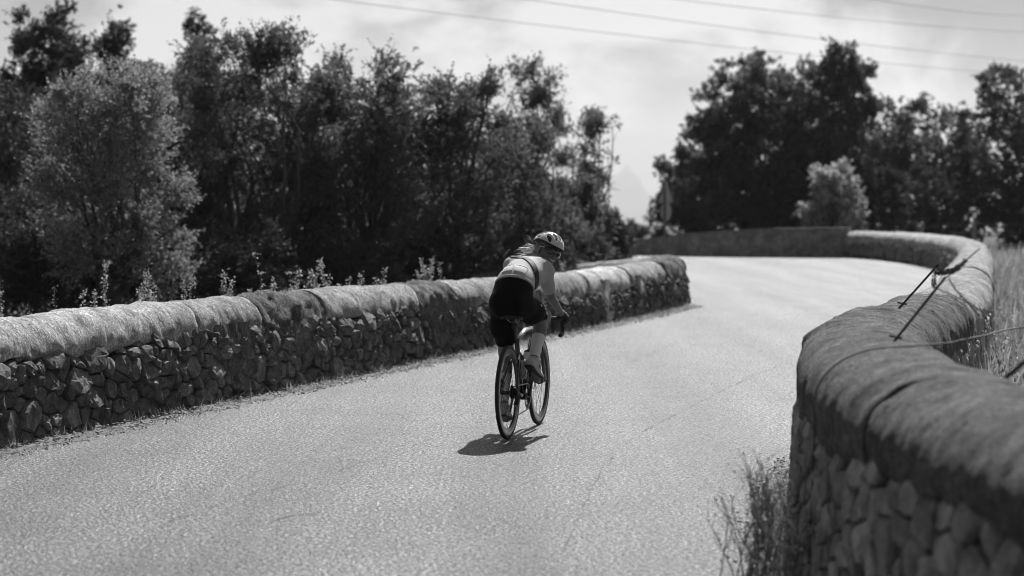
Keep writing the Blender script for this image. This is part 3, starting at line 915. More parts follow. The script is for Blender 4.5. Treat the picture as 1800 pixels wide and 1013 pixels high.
def tree(name, label, px, depth, top_py, width_px, style='olive', leaf='leaf_dark', seed=1, group=None, lean=0.0, twigs=None, base_z=0.0, trunk_r=None, bark='bark', crown_base=None, cat='tree'):
    rng = np.random.default_rng(seed)
    ppm = FPX / depth
    H = CAM_H + (355 - top_py) / ppm - base_z
    W = width_px / ppm
    x = (px - 900) / ppm
    root = thing(name, label, cat, (x, depth, base_z), rng.uniform(-0.5, 0.5) * 0, group)
    lobes = []
    Rr = W / 2
    cb = {'olive': 0.22, 'shrub': 0.02, 'conifer': 0.12, 'sparse': 0.35, 'spires': 0.10, 'round': 0.10}[style] if crown_base is None else crown_base
    z0 = H * cb
    tips = []
    if style in ('olive', 'round', 'shrub'):
        nl = 24 if style != 'shrub' else 15
        for k in range(nl):
            u = (k + 0.5) / nl
            zz = z0 + (H - z0) * (0.10 + 0.86 * u ** 0.85)
            rel = (zz - z0) / (H - z0)
            env = math.sqrt(max(0.02, 1 - (max(0, rel - 0.38) / 0.66) ** 2)) * (0.62 + 0.38 * min(1, rel / 0.38) if style == 'olive' else (0.85 + 0.15 * min(1, rel / 0.3)))
            a = k * 2.399 + rng.uniform(-.5, .5)
            rr = Rr * env * rng.uniform(0.35, 0.85)
            lr = Rr * (rng.uniform(0.20, 0.40) if style != 'shrub' else rng.uniform(0.16, 0.38))
            c = (math.cos(a) * rr + lean * rel * Rr, math.sin(a) * rr * 0.9, min(zz, H - lr * 0.75))
            lobes.append((c, (lr, lr, lr * rng.uniform(0.75, 1.15)), lr ** 2)); tips.append(c)
        # ragged shoots that break the outline
        for k in range(9):
            a = rng.uniform(0, 6.28); rel = rng.uniform(0.35, 1.0)
            env = math.sqrt(max(0.02, 1 - (max(0, rel - 0.38) / 0.66) ** 2))
            c = (math.cos(a) * Rr * env * rng.uniform(.8, 1.06) + lean * rel * Rr, math.sin(a) * Rr * env * 0.8, z0 + (H - z0) * min(0.97, rel))
            lobes.append((c, (Rr * .10, Rr * .10, Rr * .16), (Rr * .16) ** 2 * 1.0)); tips.append(c)
    elif style == 'spires':
        ns = 9
        for k in range(ns):
            xo = (k / (ns - 1) * 2 - 1) * 0.85 + rng.uniform(-.08, .08)
            hh = H * (1 - 0.42 * abs(xo) ** 1.3) * rng.uniform(0.86, 1.0)
            if k == ns // 2: hh = H
            yo = rng.uniform(-.5, .5) * Rr
            m = 7
            for j in range(m):
                q = j / (m - 1)
                zz = hh * (0.46 + 0.51 * q)
                lr = Rr * (0.44 - 0.20 * q)
                lobes.append(((xo * Rr * (0.75 + 0.25 * q), yo, zz), (lr, lr, hh * 0.075), lr * lr * 2.2))
            tips.append((xo * Rr, yo, hh * 0.93))
    elif style == 'conifer':
        m = 14
        for j in range(m):
            q = j / (m - 1)
            for kk in range(3):
                a = rng.uniform(0, 6.28); lr = Rr * (0.55 - 0.36 * q)
                rr = Rr * (0.55 - 0.5 * q)
                lobes.append(((math.cos(a) * rr, math.sin(a) * rr, H * (0.14 + 0.82 * q)), (lr, lr, H * 0.06), lr * lr))
        tips = [l[0] for l in lobes[::3]]
    elif style == 'sparse':
        nl = 15
        for k in range(nl):
            u = (k + 0.5) / nl
            zz = z0 + (H - z0) * (0.15 + 0.83 * u)
            a = k * 2.399; rr = Rr * rng.uniform(0.25, 0.9) * (1.0 - 0.5 * u)
            lr = Rr * rng.uniform(0.14, 0.26)
            c = (math.cos(a) * rr + lean * u * Rr, math.sin(a) * rr, zz - lr * 0.4)
            lobes.append((c, (lr, lr, lr * 0.8), lr ** 2)); tips.append(c)
    nt = twigs or {'olive': 2300, 'round': 2300, 'shrub': 1500, 'conifer': 1500, 'spires': 2300, 'sparse': 620}[style]
    # leaf size in the world: never much under what the photograph resolves
    L = max(0.045, 0.0016 * depth)
    V, F, roots, outs = grow(lobes, rng, nt, 16, 0.17 if style != 'sparse' else 0.26, L, 0.24, up=0.35 if style not in ('spires', 'conifer') else 0.8, shell=3.4, rag=0.22)
    link('crown', mesh_np('crown', V, F), M[leaf], root)
    # wood
    mb = MB()
    tr = trunk_r or max(0.05, H * 0.022)
    fork = np.array([lean * 0.25 * Rr + rng.uniform(-.1, .1) * Rr, rng.uniform(-.1, .1) * Rr, max(0.25, z0 * 0.9)])
    stems = 1 if style in ('conifer', 'sparse', 'spires') else 3
    forks = []
    for k in range(stems):
        f = fork + np.array([rng.uniform(-.28, .28) * Rr, rng.uniform(-.2, .2) * Rr, rng.uniform(0, .2) * H]) * (stems > 1)
        limb(mb, (rng.uniform(-.05, .05) + 0.12 * (k - stems / 2 + .5), rng.uniform(-.05, .05), -0.05), f, tr * 1.35, tr * 0.8, rng, 7, 0.10, 8)
        forks.append(f)
    for t in tips:
        f = forks[rng.integers(0, len(forks))]
        if style in ('conifer',):
            f = (0, 0, t[2] * 0.92)
        pts = limb(mb, f, t, tr * 0.42, tr * 0.10, rng, 7, 0.13, 5)
        if style in ('sparse', 'olive', 'round'):
            for q in range(2 if style != 'sparse' else 4):
                i = rng.integers(2, 7); e = np.array(pts[i]) + unit(rng.normal(size=(1, 3)))[0] * Rr * 0.3 + np.array([0, 0, Rr * .12])
                limb(mb, pts[i], e, tr * 0.16, tr * 0.04, rng, 4, 0.12, 4)
    if style == 'conifer' or style == 'spires':
        limb(mb, fork, (0, 0, H * 0.92), tr * 0.8, tr * 0.15, rng, 6, 0.02, 6)
    # twigs under the leaves
    k = min(len(roots), 420)
    for i in rng.choice(len(roots), k, replace=False):
        r = roots[i]; o = outs[i]
        mb.tube([r - o * 0.18, r + o * 0.22], [tr * 0.05 + 0.003, 0.002], 3, caps=False)
    link('trunk', mb.mesh('trunk', True), M[bark], root)
    return root

GL = 'trees behind the left wall'; GR = 'trees beyond the far bend'; GS = 'shrubs along the left wall'; GB = 'bushes over the far walls'
tree('olive_tree', 'pale grey leafed bushy olive tree at the left behind the wall', 190, 27, 128, 285, 'round', 'leaf_pale', 101, GL, twigs=4200)
tree('pine_tree', 'tallest dark tree with upright tufts, reaching the top of the picture at left', 92, 46, -16, 210, 'spires', 'leaf_black', 102, GL, twigs=9000)
tree('pine_tree', 'thinner dark tufted tree just right of the tallest one at left', 212, 47, 28, 135, 'spires', 'leaf_black', 103, GL, twigs=5000)
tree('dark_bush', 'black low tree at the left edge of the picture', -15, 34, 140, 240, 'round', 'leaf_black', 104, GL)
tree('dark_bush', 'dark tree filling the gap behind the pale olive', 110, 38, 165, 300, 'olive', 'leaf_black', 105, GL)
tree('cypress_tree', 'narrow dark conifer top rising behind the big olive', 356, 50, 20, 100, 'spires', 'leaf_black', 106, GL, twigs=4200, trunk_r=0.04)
tree('olive_tree', 'biggest dark olive tree in the left row, with a broad rounded top', 440, 32, 58, 330, 'round', 'leaf_dark', 107, GL, crown_base=0.10, twigs=4800)
tree('olive_tree', 'dark olive tree between the pale olive and the biggest olive', 315, 35, 112, 230, 'olive', 'leaf_dark', 108, GL, crown_base=0.1)
tree('olive_tree', 'dark olive tree right of the biggest olive, second broad crown', 640, 33, 116, 280, 'round', 'leaf_dark', 109, GL, crown_base=0.14, twigs=3600)
tree('olive_tree', 'olive tree with visible dark limbs left of the rider', 800, 34, 142, 250, 'olive', 'leaf_dark', 110, GL, crown_base=0.22, twigs=2500)
tree('olive_tree', 'lower grey olive tree right behind the rider', 905, 36, 205, 220, 'olive', 'leaf_mid', 111, GL, crown_base=0.08, twigs=2000)
tree('eucalyptus_tree', 'tall thin tree with an airy crown above the rider', 935, 43, 106, 150, 'sparse', 'leaf_mid', 112, GL, crown_base=0.45, twigs=460, bark='bark_pale', trunk_r=0.08)
tree('eucalyptus_tree', 'sparse tree with bare forked branches right of the rider', 1025, 44, 195, 150, 'sparse', 'leaf_mid', 113, GL, crown_base=0.30, twigs=330, bark='bark_pale', lean=0.35, trunk_r=0.08)
tree('shrub', 'grey feathery shrub right of the rider at the end of the tree row', 1010, 40, 325, 130, 'shrub', 'leaf_mid', 114, GS, cat='shrub', twigs=1700)
tree('shrub', 'small dark shrub by the end of the left wall', 1075, 47, 385, 55, 'shrub', 'leaf_black', 115, GS, cat='shrub', twigs=500)
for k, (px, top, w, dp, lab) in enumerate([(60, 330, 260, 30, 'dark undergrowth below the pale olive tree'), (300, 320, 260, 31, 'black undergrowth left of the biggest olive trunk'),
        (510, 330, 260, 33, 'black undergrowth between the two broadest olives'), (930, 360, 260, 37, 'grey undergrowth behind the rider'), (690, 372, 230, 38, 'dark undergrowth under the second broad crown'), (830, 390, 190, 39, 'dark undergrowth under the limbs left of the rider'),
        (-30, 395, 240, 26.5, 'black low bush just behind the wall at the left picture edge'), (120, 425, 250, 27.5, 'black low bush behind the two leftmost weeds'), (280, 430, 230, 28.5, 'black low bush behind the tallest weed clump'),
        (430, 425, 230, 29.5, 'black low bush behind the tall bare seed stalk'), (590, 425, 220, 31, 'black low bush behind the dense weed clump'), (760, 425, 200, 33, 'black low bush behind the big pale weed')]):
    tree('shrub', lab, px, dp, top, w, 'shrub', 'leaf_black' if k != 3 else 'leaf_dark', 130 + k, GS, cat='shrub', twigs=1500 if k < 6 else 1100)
# back row that closes the wood
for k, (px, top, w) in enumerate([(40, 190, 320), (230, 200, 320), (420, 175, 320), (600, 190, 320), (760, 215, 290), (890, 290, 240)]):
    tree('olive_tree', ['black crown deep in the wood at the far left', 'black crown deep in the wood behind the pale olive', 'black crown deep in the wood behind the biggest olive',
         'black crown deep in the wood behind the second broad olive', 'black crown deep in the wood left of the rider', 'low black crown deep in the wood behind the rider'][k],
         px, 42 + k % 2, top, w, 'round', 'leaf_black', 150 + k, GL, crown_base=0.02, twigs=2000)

tree('pine_tree', 'big dark tree with stepped crown left of the far bend', 1345, 70, 112, 300, 'olive', 'leaf_dark', 201, GR, crown_base=0.05, twigs=5200)
tree('pine_tree', 'tall dark tree with split top next to the big stepped crown', 1472, 70, 94, 150, 'olive', 'leaf_dark', 202, GR, crown_base=0.1, twigs=3400)
tree('olive_tree', 'low dark tree behind the traffic sign', 1215, 68, 262, 150, 'round', 'leaf_dark', 203, GR, crown_base=0.04, twigs=1700)
tree('olive_tree', 'dark crown filling the lower part of the big stepped tree', 1325, 69, 190, 280, 'round', 'leaf_black', 204, GR, crown_base=0.02, twigs=3000)
tree('shrub', 'pale rounded bush above the concrete wall', 1462, 64.5, 300, 112, 'shrub', 'leaf_silver', 205, GB, cat='shrub', twigs=1700)
tree('olive_tree', 'grey topped tree right of the pale bush', 1622, 72, 182, 260, 'round', 'leaf_mid', 206, GR, crown_base=0.02, twigs=3000)
tree('olive_tree', 'dark tree at the right edge of the picture', 1800, 69, 130, 240, 'round', 'leaf_dark', 207, GR, crown_base=0.02, twigs=3000)
tree('olive_tree', 'dark tree between the pale bush and the tall split tree', 1530, 74, 228, 190, 'olive', 'leaf_black', 208, GR, crown_base=0.02, twigs=1800)
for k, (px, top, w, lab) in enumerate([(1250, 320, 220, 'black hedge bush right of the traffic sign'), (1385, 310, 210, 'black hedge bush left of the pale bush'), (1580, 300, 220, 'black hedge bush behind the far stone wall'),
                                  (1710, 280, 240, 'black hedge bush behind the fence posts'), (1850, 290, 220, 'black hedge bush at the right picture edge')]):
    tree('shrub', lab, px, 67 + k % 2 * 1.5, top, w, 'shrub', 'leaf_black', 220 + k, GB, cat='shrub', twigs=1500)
tree('shrub', 'hazy distant shrub in the gap between the two woods', 1112, 92, 398, 55, 'shrub', 'leaf_mid', 230, GB, cat='shrub', twigs=500)

WEEDVAR = random.Random(9)
def weed(name, label, loc, height, nst, spread, seed, style='leafy', leafmat='weed', group=None, L=0.028):
    rng = np.random.default_rng(seed)
    root = thing(name, label, 'plant', loc, 0, group)
    mb = MB(); P = []; D = []
    heads = MB()
    for k in range(nst):
        a = rng.uniform(0, 6.28); h = height * rng.uniform(0.55, 1.0) if k else height
        b = np.array([rng.normal() * spread * .35, rng.normal() * spread * .2, 0]); e = b + np.array([math.cos(a) * spread * rng.uniform(.2, 1), math.sin(a) * spread * .5, h])
        o = rng.normal(size=3) * h * .06; o[2] = 0
        pts = [b + (e - b) * t + o * math.sin(t * 3.1) for t in np.linspace(0, 1, 7)]
        mb.tube(pts, list(np.linspace(0.0035, 0.0014, 7)), 4, caps=False)
        if style == 'umbel':
            tip = pts[-1]
            for q in range(26):
                dv = np.array([rng.normal() * .022, rng.normal() * .022, rng.uniform(.0, .014)])
                P.append(tip + dv); D.append(unit(rng.normal(size=(1, 3)) + np.array([[0, 0, .8]]))[0])
        for j in range(int(34 * h / 0.4)):
            t = rng.uniform(0.12, 1.0) ** 0.8; i = min(5, int(t * 6)); p = np.array(pts[i]) + (np.array(pts[i + 1]) - np.array(pts[i])) * (t * 6 - i)
            if style == 'umbel' and rng.random() < 0.8: continue
            if style == 'wiry':
                dv = unit(rng.normal(size=(1, 3)) * .5 + np.array([[0, 0, .9]]))[0]
                if rng.random() < 0.35:
                    q = p + dv * rng.uniform(.05, .14); mb.tube([p, q], [0.0015, 0.001], 3, caps=False); p = q
                P.append(p); D.append(dv)
            else:
                dv = unit(rng.normal(size=(1, 3)) + np.array([[0, 0, .35]]))[0]
                n = rng.integers(1, 4)
                for _ in range(n):
                    P.append(p + rng.normal(size=3) * .012); D.append(unit((dv + rng.normal(size=3) * .5)[None])[0])
    link('stems', mb.mesh('stems', True), M['stem'], root)
    V, F = leaf_quads(np.array(P), np.array(D), L, 0.30 if style != 'wiry' else 0.2, rng)
    link('leaves', mesh_np('leaves', V, F), M[leafmat], root)
    return root

GW = 'weeds growing behind the left wall'
weeds = [(30, 500, .0, 3, 'leafy', 'upright pale leafy weed at the far left behind the wall'), (84, 487, .0, 5, 'leafy', 'bushy pale weed second from the left behind the wall'),
         (207, 457, .0, 7, 'leafy', 'tallest clump of pale weeds above the left coping'), (255, 478, 0, 4, 'leafy', 'pale drooping weed right beside the tallest clump'),
         (305, 505, 0, 4, 'leafy', 'low pale tuft on the coping behind the tallest clump'), (343, 487, 0, 2, 'leafy', 'thin single weed above the end of the light coping'),
         (430, 448, 0, 2, 'umbel', 'tall bare stalk with a flat seed head'), (415, 475, 0, 4, 'leafy', 'weed at the foot of the tall bare stalk'),
         (470, 480, 0, 5, 'umbel', 'cluster of round seed heads on short stalks'), (540, 462, 0, 6, 'leafy', 'pale weed clump with slanting stalks'),
         (600, 458, 0, 6, 'leafy', 'dense weed clump above the middle of the wall'), (645, 470, 0, 4, 'leafy', 'slim weed right of the dense clump'),
         (690, 490, 0, 4, 'leafy', 'low weed just left of the pale bush'), (765, 446, 0, 9, 'leafy', 'big pale bushy weed left of the rider'),
         (985, 455, 0, 5, 'leafy', 'pale weed behind the wall right of the rider')]
for k, (px, top, _, nst, sty, lab) in enumerate(weeds):
    s = LEFT.s_at_px(px); c, n, h, w = LEFT.get(s)
    # stand behind the wall on the sight line
    y = c[1] + 0.35
    for _ in range(40):
        x = (px - 900) / FPX * y
        if np.min(np.hypot(LEFT.xy[:, 0] - x, LEFT.xy[:, 1] - y)) >= 0.62: break
        y += 0.06
    H = CAM_H + (355 - top) / FPX * y
    weed('weed', lab, (x, y, 0.0), H, nst + WEEDVAR.choice((0, 2, 5)), (0.14 + 0.022 * nst) * WEEDVAR.uniform(.6, 1.3), 300 + k, sty, 'weed', GW, L=WEEDVAR.uniform(.016, .034))

# wiry plants at the foot of the right wall
for k, (px, dp, h, n, lab) in enumerate([(1365, 9.15, .52, 26, 'tall dark wiry weed against the foot of the right wall'), (1335, 8.75, .40, 20, 'dark wiry weed leaning out over the road edge'),
                                    (1392, 8.55, .36, 16, 'low wiry weed at the bottom edge of the picture'), (1400, 9.9, .30, 10, 'short wiry weed farther along the right wall')]):
    weed('wiry_weed', lab, ((px - 900) / FPX * dp, dp, 0.0), h, n, 0.16, 340 + k, 'wiry', 'weed_dark', 'wiry weeds at the foot of the right wall', L=0.018)

# ---- dry grass of the field behind the right wall
def field_grass():
    rng = np.random.default_rng(77)
    n = 60000
    y = 6.0 + 60.0 * rng.random(n) ** 1.6
    s = np.clip(y, 0, 60)
    wx = np.interp(y, RIGHT.xy[:int(len(RIGHT.xy) * .88), 1], RIGHT.xy[:int(len(RIGHT.xy) * .88), 0]) + 0.38
    x = wx + (1.0 + 0.30 * y) * rng.random(n) ** 1.3
    h = 0.12 + 0.30 * rng.random(n) ** 1.8
    h *= 0.7 + 0.6 * np.clip(np.sin(x * 1.3) * np.cos(y * 0.9) * .5 + .5, 0, 1)
    a = rng.uniform(0, 6.28, n); lean = rng.uniform(0.05, 0.45, n) * h
    wd = 0.0035 + 0.00035 * y
    ca, sa = np.cos(a), np.sin(a)
    p0 = np.stack([x - sa * wd, y + ca * wd, np.full(n, -0.02)], 1); p1 = np.stack([x + sa * wd, y - ca * wd, np.full(n, -0.02)], 1)
    p2 = np.stack([x + ca * lean * .4 + sa * wd * .8, y + sa * lean * .4 - ca * wd * .8, h * .6], 1)
    p3 = np.stack([x + ca * lean, y + sa * lean, h], 1)
    V = np.stack([p0, p1, p2, p3], 1).reshape(-1, 3); F = np.arange(4 * n).reshape(n, 4)
    # seed heads and small leaves
    m = 60000
    j = rng.integers(0, n, m)
    P = np.stack([x[j] + ca[j] * lean[j], y[j] + sa[j] * lean[j], h[j] * rng.uniform(.5, 1.05, m)], 1) + rng.normal(size=(m, 3)) * .02
    V2, F2 = leaf_quads(P, unit(rng.normal(size=(m, 3)) + np.array([0, 0, .6])), 0.035, 0.28, rng)
    V = np.concatenate([V, V2]); F = np.concatenate([F, F2 + 4 * n])
    tag(link('field_grass', mesh_np('field_grass', V, F), M['drygrass']), 'dry pale grass of the field behind the right wall', 'grass', kind='stuff')
field_grass()

# ================================================================== IRON, WIRE, SIGN, POSTS
def iron_bar(label, base, vec, size, foot, group=None, tail=None, name='iron_bar'):
    root = thing(name, label, 'bar', tuple(base), 0, group)
    v = Vector(vec)
    mb = MB()
    t = v.normalized(); a = t.cross(Vector((0, 0, 1))).normalized(); b = a.cross(t)
    # angle iron: two flanges
    for (p, q) in ((a, b), (b, a)):
        c = [q * 0 , p * size, p * size + q * size * .18, q * size * .18]
        o = -t * 0.05
        V = [o + k for k in c] + [v + k for k in c]
        mb.add(V, [(0, 1, 2, 3), (7, 6, 5, 4), (0, 4, 5, 1), (1, 5, 6, 2), (2, 6, 7, 3), (3, 7, 4, 0)])
    link('bar', mb.mesh('bar'), M['rust'], root)
    if foot:
        fm = MB(); fm.box((-0.012, 0.01, -0.002), (0.060, 0.014, 0.010), Matrix.Rotation(R(-20), 3, 'Z') @ Matrix.Rotation(R(10), 3, 'Y'))
        link('foot_plate', fm.mesh('foot_plate'), M['rust'], root)
    if tail:
        tm = MB(); tm.tube([v * .98, v + Vector(tail)], [size * .42, size * .3], 6); link('rod_extension', tm.mesh('rod_extension'), M['rust'], root)
    return root
def crest(depth):
    c, n, h, w = RIGHT.get(s_depth(RIGHT, depth)); return Vector((c[0], c[1], h))
d1, d2 = 12.3, 9.25
b1 = at(1590, 533, d1); b2 = at(1580, 592, d2)
e1 = at(1650, 466, d1 + .05); e2 = at(1663, 488, d2 + .05); e3 = at(1722, 437, d2 + .1)
iron_bar('short rusty iron bar with foot plate, standing tilted on the right wall crest', b1, e1 - b1, .011, True, 'iron fence bars on the right wall')
iron_bar('longer rusty iron bar nearest the camera, tilted on the right wall crest', b2, e2 - b2, .010, True, 'iron fence bars on the right wall', e3 - e2)
d3 = 8.0
iron_bar('dark blurred bar leaning over the field at the right edge', at(1755, 678, d3), at(1830, 615, d3) - at(1755, 678, d3), .014, False, 'iron fence bars on the right wall')

def barbed(name, label, pts, r=0.0022, barb=0.05, strands=2, seed=1):
    root = thing(name, label, 'wire', tuple(pts[0]), 0, 'barbed wire on the right wall')
    o = Vector(pts[0]); rng = random.Random(seed)
    mb = MB()
    P = [Vector(p) - o for p in pts]
    L = [0]
    for i in range(1, len(P)): L.append(L[-1] + (P[i] - P[i - 1]).length)
    def pos(s):
        for i in range(1, len(P)):
            if s <= L[i] or i == len(P) - 1:
                return P[i - 1].lerp(P[i], (s - L[i - 1]) / max(1e-6, L[i] - L[i - 1]))
    for st in range(strands):
        q = []; n = max(6, int(L[-1] / 0.012))
        for k in range(n + 1):
            s = L[-1] * k / n; a = s * 130 + st * math.pi
            q.append(pos(s) + Vector((math.cos(a), math.sin(a) * .6, math.sin(a))) * r * 1.2)
        mb.tube(q, r, 4)
    link('strand', mb.mesh('strand', True), M['wire'], root)
    s = 0.01
    while s < L[-1]:
        bm_ = MB()
        for k in range(2):
            d = Vector((rng.gauss(0, 1), rng.gauss(0, 1), rng.gauss(0, 1))).normalized() * 0.018
            bm_.tube([pos(s) - d, pos(s) + d], [r * .8, r * .3], 3)
        s += barb
        link('barb', bm_.mesh('barb'), M['wire'], root)
barbed('barbed_wire', 'bundle of barbed wire strung between the two iron bars', [at(1643, 476, 12.2), at(1652, 480, 11.6), at(1664, 478, 11), at(1676, 476, 10.3), at(1688, 468, 9.6), at(1698, 458, 9.35)], .0028, .018, 2, 1)
barbed('barbed_wire', 'loop of barbed wire hanging down beside the short bar', [at(1645, 478, 12.2), at(1641, 492, 12), at(1642, 503, 11.6)], .0028, .016, 2, 2)
barbed('barbed_wire', 'loose barbed strand falling from the bars to the field side', [at(1643, 506, 9.3), at(1668, 516, 9.5), at(1700, 532, 9.8), at(1728, 548, 10.2), at(1736, 566, 10.6)], .002, .05, 2, 3)
barbed('barbed_wire', 'second loose strand dropping from the long bar', [at(1668, 490, 9.3), at(1680, 510, 9.4), at(1700, 530, 9.7), at(1722, 556, 10.1)], .002, .05, 2, 4)
# cable draped over the cap, down the face, and out to the field
def draped():
    pts = []
    s = s_depth(RIGHT, 8.66)
    for z, x in ((0.02, 1.11), (.2, 1.08), (.4, 1.06), (.58, 1.05)):
        c, n, h, w = RIGHT.get(s - .02 + z * .06); pts.append(Vector((c[0] + n[0] * (w + .006) * x, c[1] + n[1] * (w + .006) * x, z)))
    for th in np.linspace(80, 4, 10):
        c, n, h, w = RIGHT.get(s + .02 + (80 - th) * .001)
        a = R(abs(th)); x = (w * math.sin(a) ** .95 + .016) * (1 if th > 0 else -1); z = h - .25 * (1 - math.cos(a) ** .95) + .016
        pts.append(Vector((c[0] + n[0] * x, c[1] + n[1] * x, z)))
    last = pts[-1]
    for k, (px, py) in enumerate(((1660, 604), (1690, 598), (1730, 590), (1770, 580), (1830, 571))):
        pts.append(at(px, py, last.y + 0.25 + .45 * k))
    S, A = catmull(pts, 0.03)
    root = thing('draped_cable', 'thin cable draped over the right wall cap and off to the field', 'cable', tuple(pts[0]), 0)
    mb = MB(); mb.tube([Vector(a) - pts[0] for a in A], 0.0042, 6)
    link('cable', mb.mesh('cable', True), M['cable'], root)
draped()

# fence posts behind the far wall
posts = []
for k, (px, top, dp, lab) in enumerate([(1523, 398, 64, 'left one of the three thin posts behind the far stone wall'), (1620, 396, 63, 'middle one of the three thin posts behind the far stone wall'),
                                   (1712, 389, 58, 'right and tallest of the three thin posts behind the far stone wall')]):
    x = (px - 900) / FPX * dp; H = CAM_H + (355 - top) / FPX * dp
    r_ = thing('fence_post', lab, 'post', (x, dp, 0), 0, 'fence posts behind the far wall')
    mb = MB(); mb.tube([(0, 0, -.1), (.005, 0, H * .5), (0.0, .0, H)], [.052, .05, .046], 8); link('post', mb.mesh('post', True), M['post'], r_)
    cm = MB(); cm.tube([(0, 0, H - .012), (0, 0, H + .012)], [.052, .045], 8); link('post_cap', cm.mesh('post_cap'), M['post'], r_)
    posts.append(Vector((x, dp, H)))
for zf, lab in ((.08, 'upper thin wire running between the far fence posts'), (.30, 'lower thin wire running between the far fence posts')):
    r_ = thing('fence_wire', lab, 'wire', (0, 0, 0), 0, 'wires between the far fence posts')
    mb = MB(); mb.tube([posts[0] + Vector((-3, 1, -zf))] + [p - Vector((0, .055, zf)) for p in posts] + [posts[-1] + Vector((3, -4, -zf))], .004, 4)
    link('wire', mb.mesh('wire'), M['wire'], r_)

# traffic sign seen from behind
sx = (1169 - 900) / FPX * 58.5
sg = thing('traffic_sign', 'traffic sign seen from behind, triangle over round plate on a thin pole', 'sign', (sx, 58.5, 0), 0)
mb = MB(); mb.tube([(0, 0, -.1), (0, 0, 2.3)], .034, 10); link('pole', mb.mesh('pole', True), M['pole'], sg)
def plate(profile, z, name, rot):
    mb = MB(); n = len(profile)
    V = [(x, -.045 + dy, z + y) for dy in (0, .012) for (x, y) in profile]
    V = [tuple(rot @ Vector((v[0], v[1], 0)) + Vector((0, 0, v[2]))) for v in V]
    V = [(v[0], v[1] + .10, v[2]) for v in V]
    mb.add(V, [tuple(range(n)), tuple(range(2 * n - 1, n - 1, -1))] + [(i, n + i, n + (i + 1) % n, (i + 1) % n) for i in range(n)])
    o = link(name, mb.mesh(name), M['sign_back'], sg)
    rm_ = MB(); rm_.tube([Vector(v) for v in V[:n]] + [Vector(V[0])], .012, 5); link('rim', rm_.mesh('rim'), M['sign_back'], o)
    return o
rot = Matrix.Rotation(R(50), 3, 'Z')
tri = []
for k in range(3):
    a = R(90 + 120 * k)
    for da in (-9, 0, 9): tri.append((math.cos(a + R(da)) * .36 * (0.97 if da else 1), math.sin(a + R(da)) * .36 * (0.97 if da else 1)))
plate(tri, 1.88, 'triangle_plate', rot)
plate([(math.cos(2 * math.pi * k / 28) * .27, math.sin(2 * math.pi * k / 28) * .27) for k in range(28)], 1.40, 'round_plate', rot)
for z in (1.28, 1.52, 1.78, 2.02):
    cl = MB(); cl.box((0, .02, z), (.09, .06, .03)); link('clamp', cl.mesh('clamp'), M['pole'], sg)

# overhead power lines, running away to the right
for k, (a, b, lab) in enumerate([((540, 0), (1760, 130), 'lowest overhead wire, reaching furthest left across the sky'), ((890, 0), (1800, 108), 'second lowest overhead wire crossing the sky'),
                             ((1150, 0), (1800, 57), 'third overhead wire up from the trees at right'), ((1510, 0), (1800, 28), 'highest overhead wire in the top right corner')]):
    da, db = 62 + 4 * k, 120 + 4 * k
    p, q = at(a[0], a[1], da), at(b[0], b[1], db)
    p2 = p - (q - p) * .35; q2 = q + (q - p) * .5
    pts = []
    for i in range(41):
        t = i / 40; P_ = p2.lerp(q2, t); P_.z += -0.55 * 4 * t * (1 - t) + 0.45
        pts.append(P_)
    r_ = thing('power_line', lab, 'wire', tuple(pts[0]), 0, 'overhead power lines')
    mb = MB(); mb.tube([v - pts[0] for v in pts], .012, 5)
    link('wire', mb.mesh('wire', True), M['wire'], r_)

# haze: a closed box of thin pale air round everything
hz, hnt, hb = new_mat('haze_air')
hnt.nodes.remove(hb)
pv = hnt.nodes.new('ShaderNodeVolumePrincipled')
pv.inputs['Color'].default_value = g(0.95); pv.inputs['Density'].default_value = 0.00014; pv.inputs['Anisotropy'].default_value = 0.3
hnt.links.new(pv.outputs[0], hnt.nodes['Material Output'].inputs['Volume'])
hm = MB(); hm.box((0, 1500, 204.0), (21600, 21600, 540.0))
tag(link('haze', hm.mesh('haze'), hz), 'thin pale haze over the whole landscape', 'haze', kind='stuff')
# ================================================================== BICYCLE  (local x forward, y left, z up; origin under the rear hub)
BIKE_LOC = (-0.03, 14.12, 0.0)
BIKE_RZ = R(90 - 13.8)
M['frame'] = plain('frame_paint', 0.02, 0.22, coat=0.8, noise_amt=0.05)
M['frame_highlight'] = plain('frame_highlight', 0.6, 0.2, coat=0.8, noise_amt=0.03)  # pale top tube: the highlight along it is put into the paint colour
M['rubber'] = plain('rubber', 0.018, 0.7, noise_amt=0.2, noise_scale=80)
M['carbon'] = plain('carbon', 0.015, 0.30, coat=0.5, noise_amt=0.1)
M['alloy'] = plain('alloy', 0.55, 0.3, 1.0, noise_amt=0.1)
M['dark_alloy'] = plain('dark_alloy', 0.06, 0.35, 0.9, noise_amt=0.15)
M['spoke'] = plain('spoke', 0.10, 0.35, 0.9)
M['saddle'] = plain('saddle', 0.015, 0.45, noise_amt=0.2)
M['bartape'] = plain('bar_tape', 0.015, 0.65, noise_amt=0.3, noise_scale=60)
M['bottle'] = plain('bottle_plastic', 0.55, 0.4, noise_amt=0.05)

bike = thing('bicycle', 'dark road bicycle with deep rims ridden along the middle of the road', 'bicycle', BIKE_LOC, BIKE_RZ)
WB = 0.978; WR = 0.337
BB = Vector((.405, 0, .27)); HTb = Vector((.822, 0, .665)); HTt = Vector((.792, 0, .775))
ST_top = Vector((.265, 0, .70)); SADDLE = Vector((.20, 0, .862)); RH = Vector((0, 0, WR)); FH = Vector((WB, 0, WR))

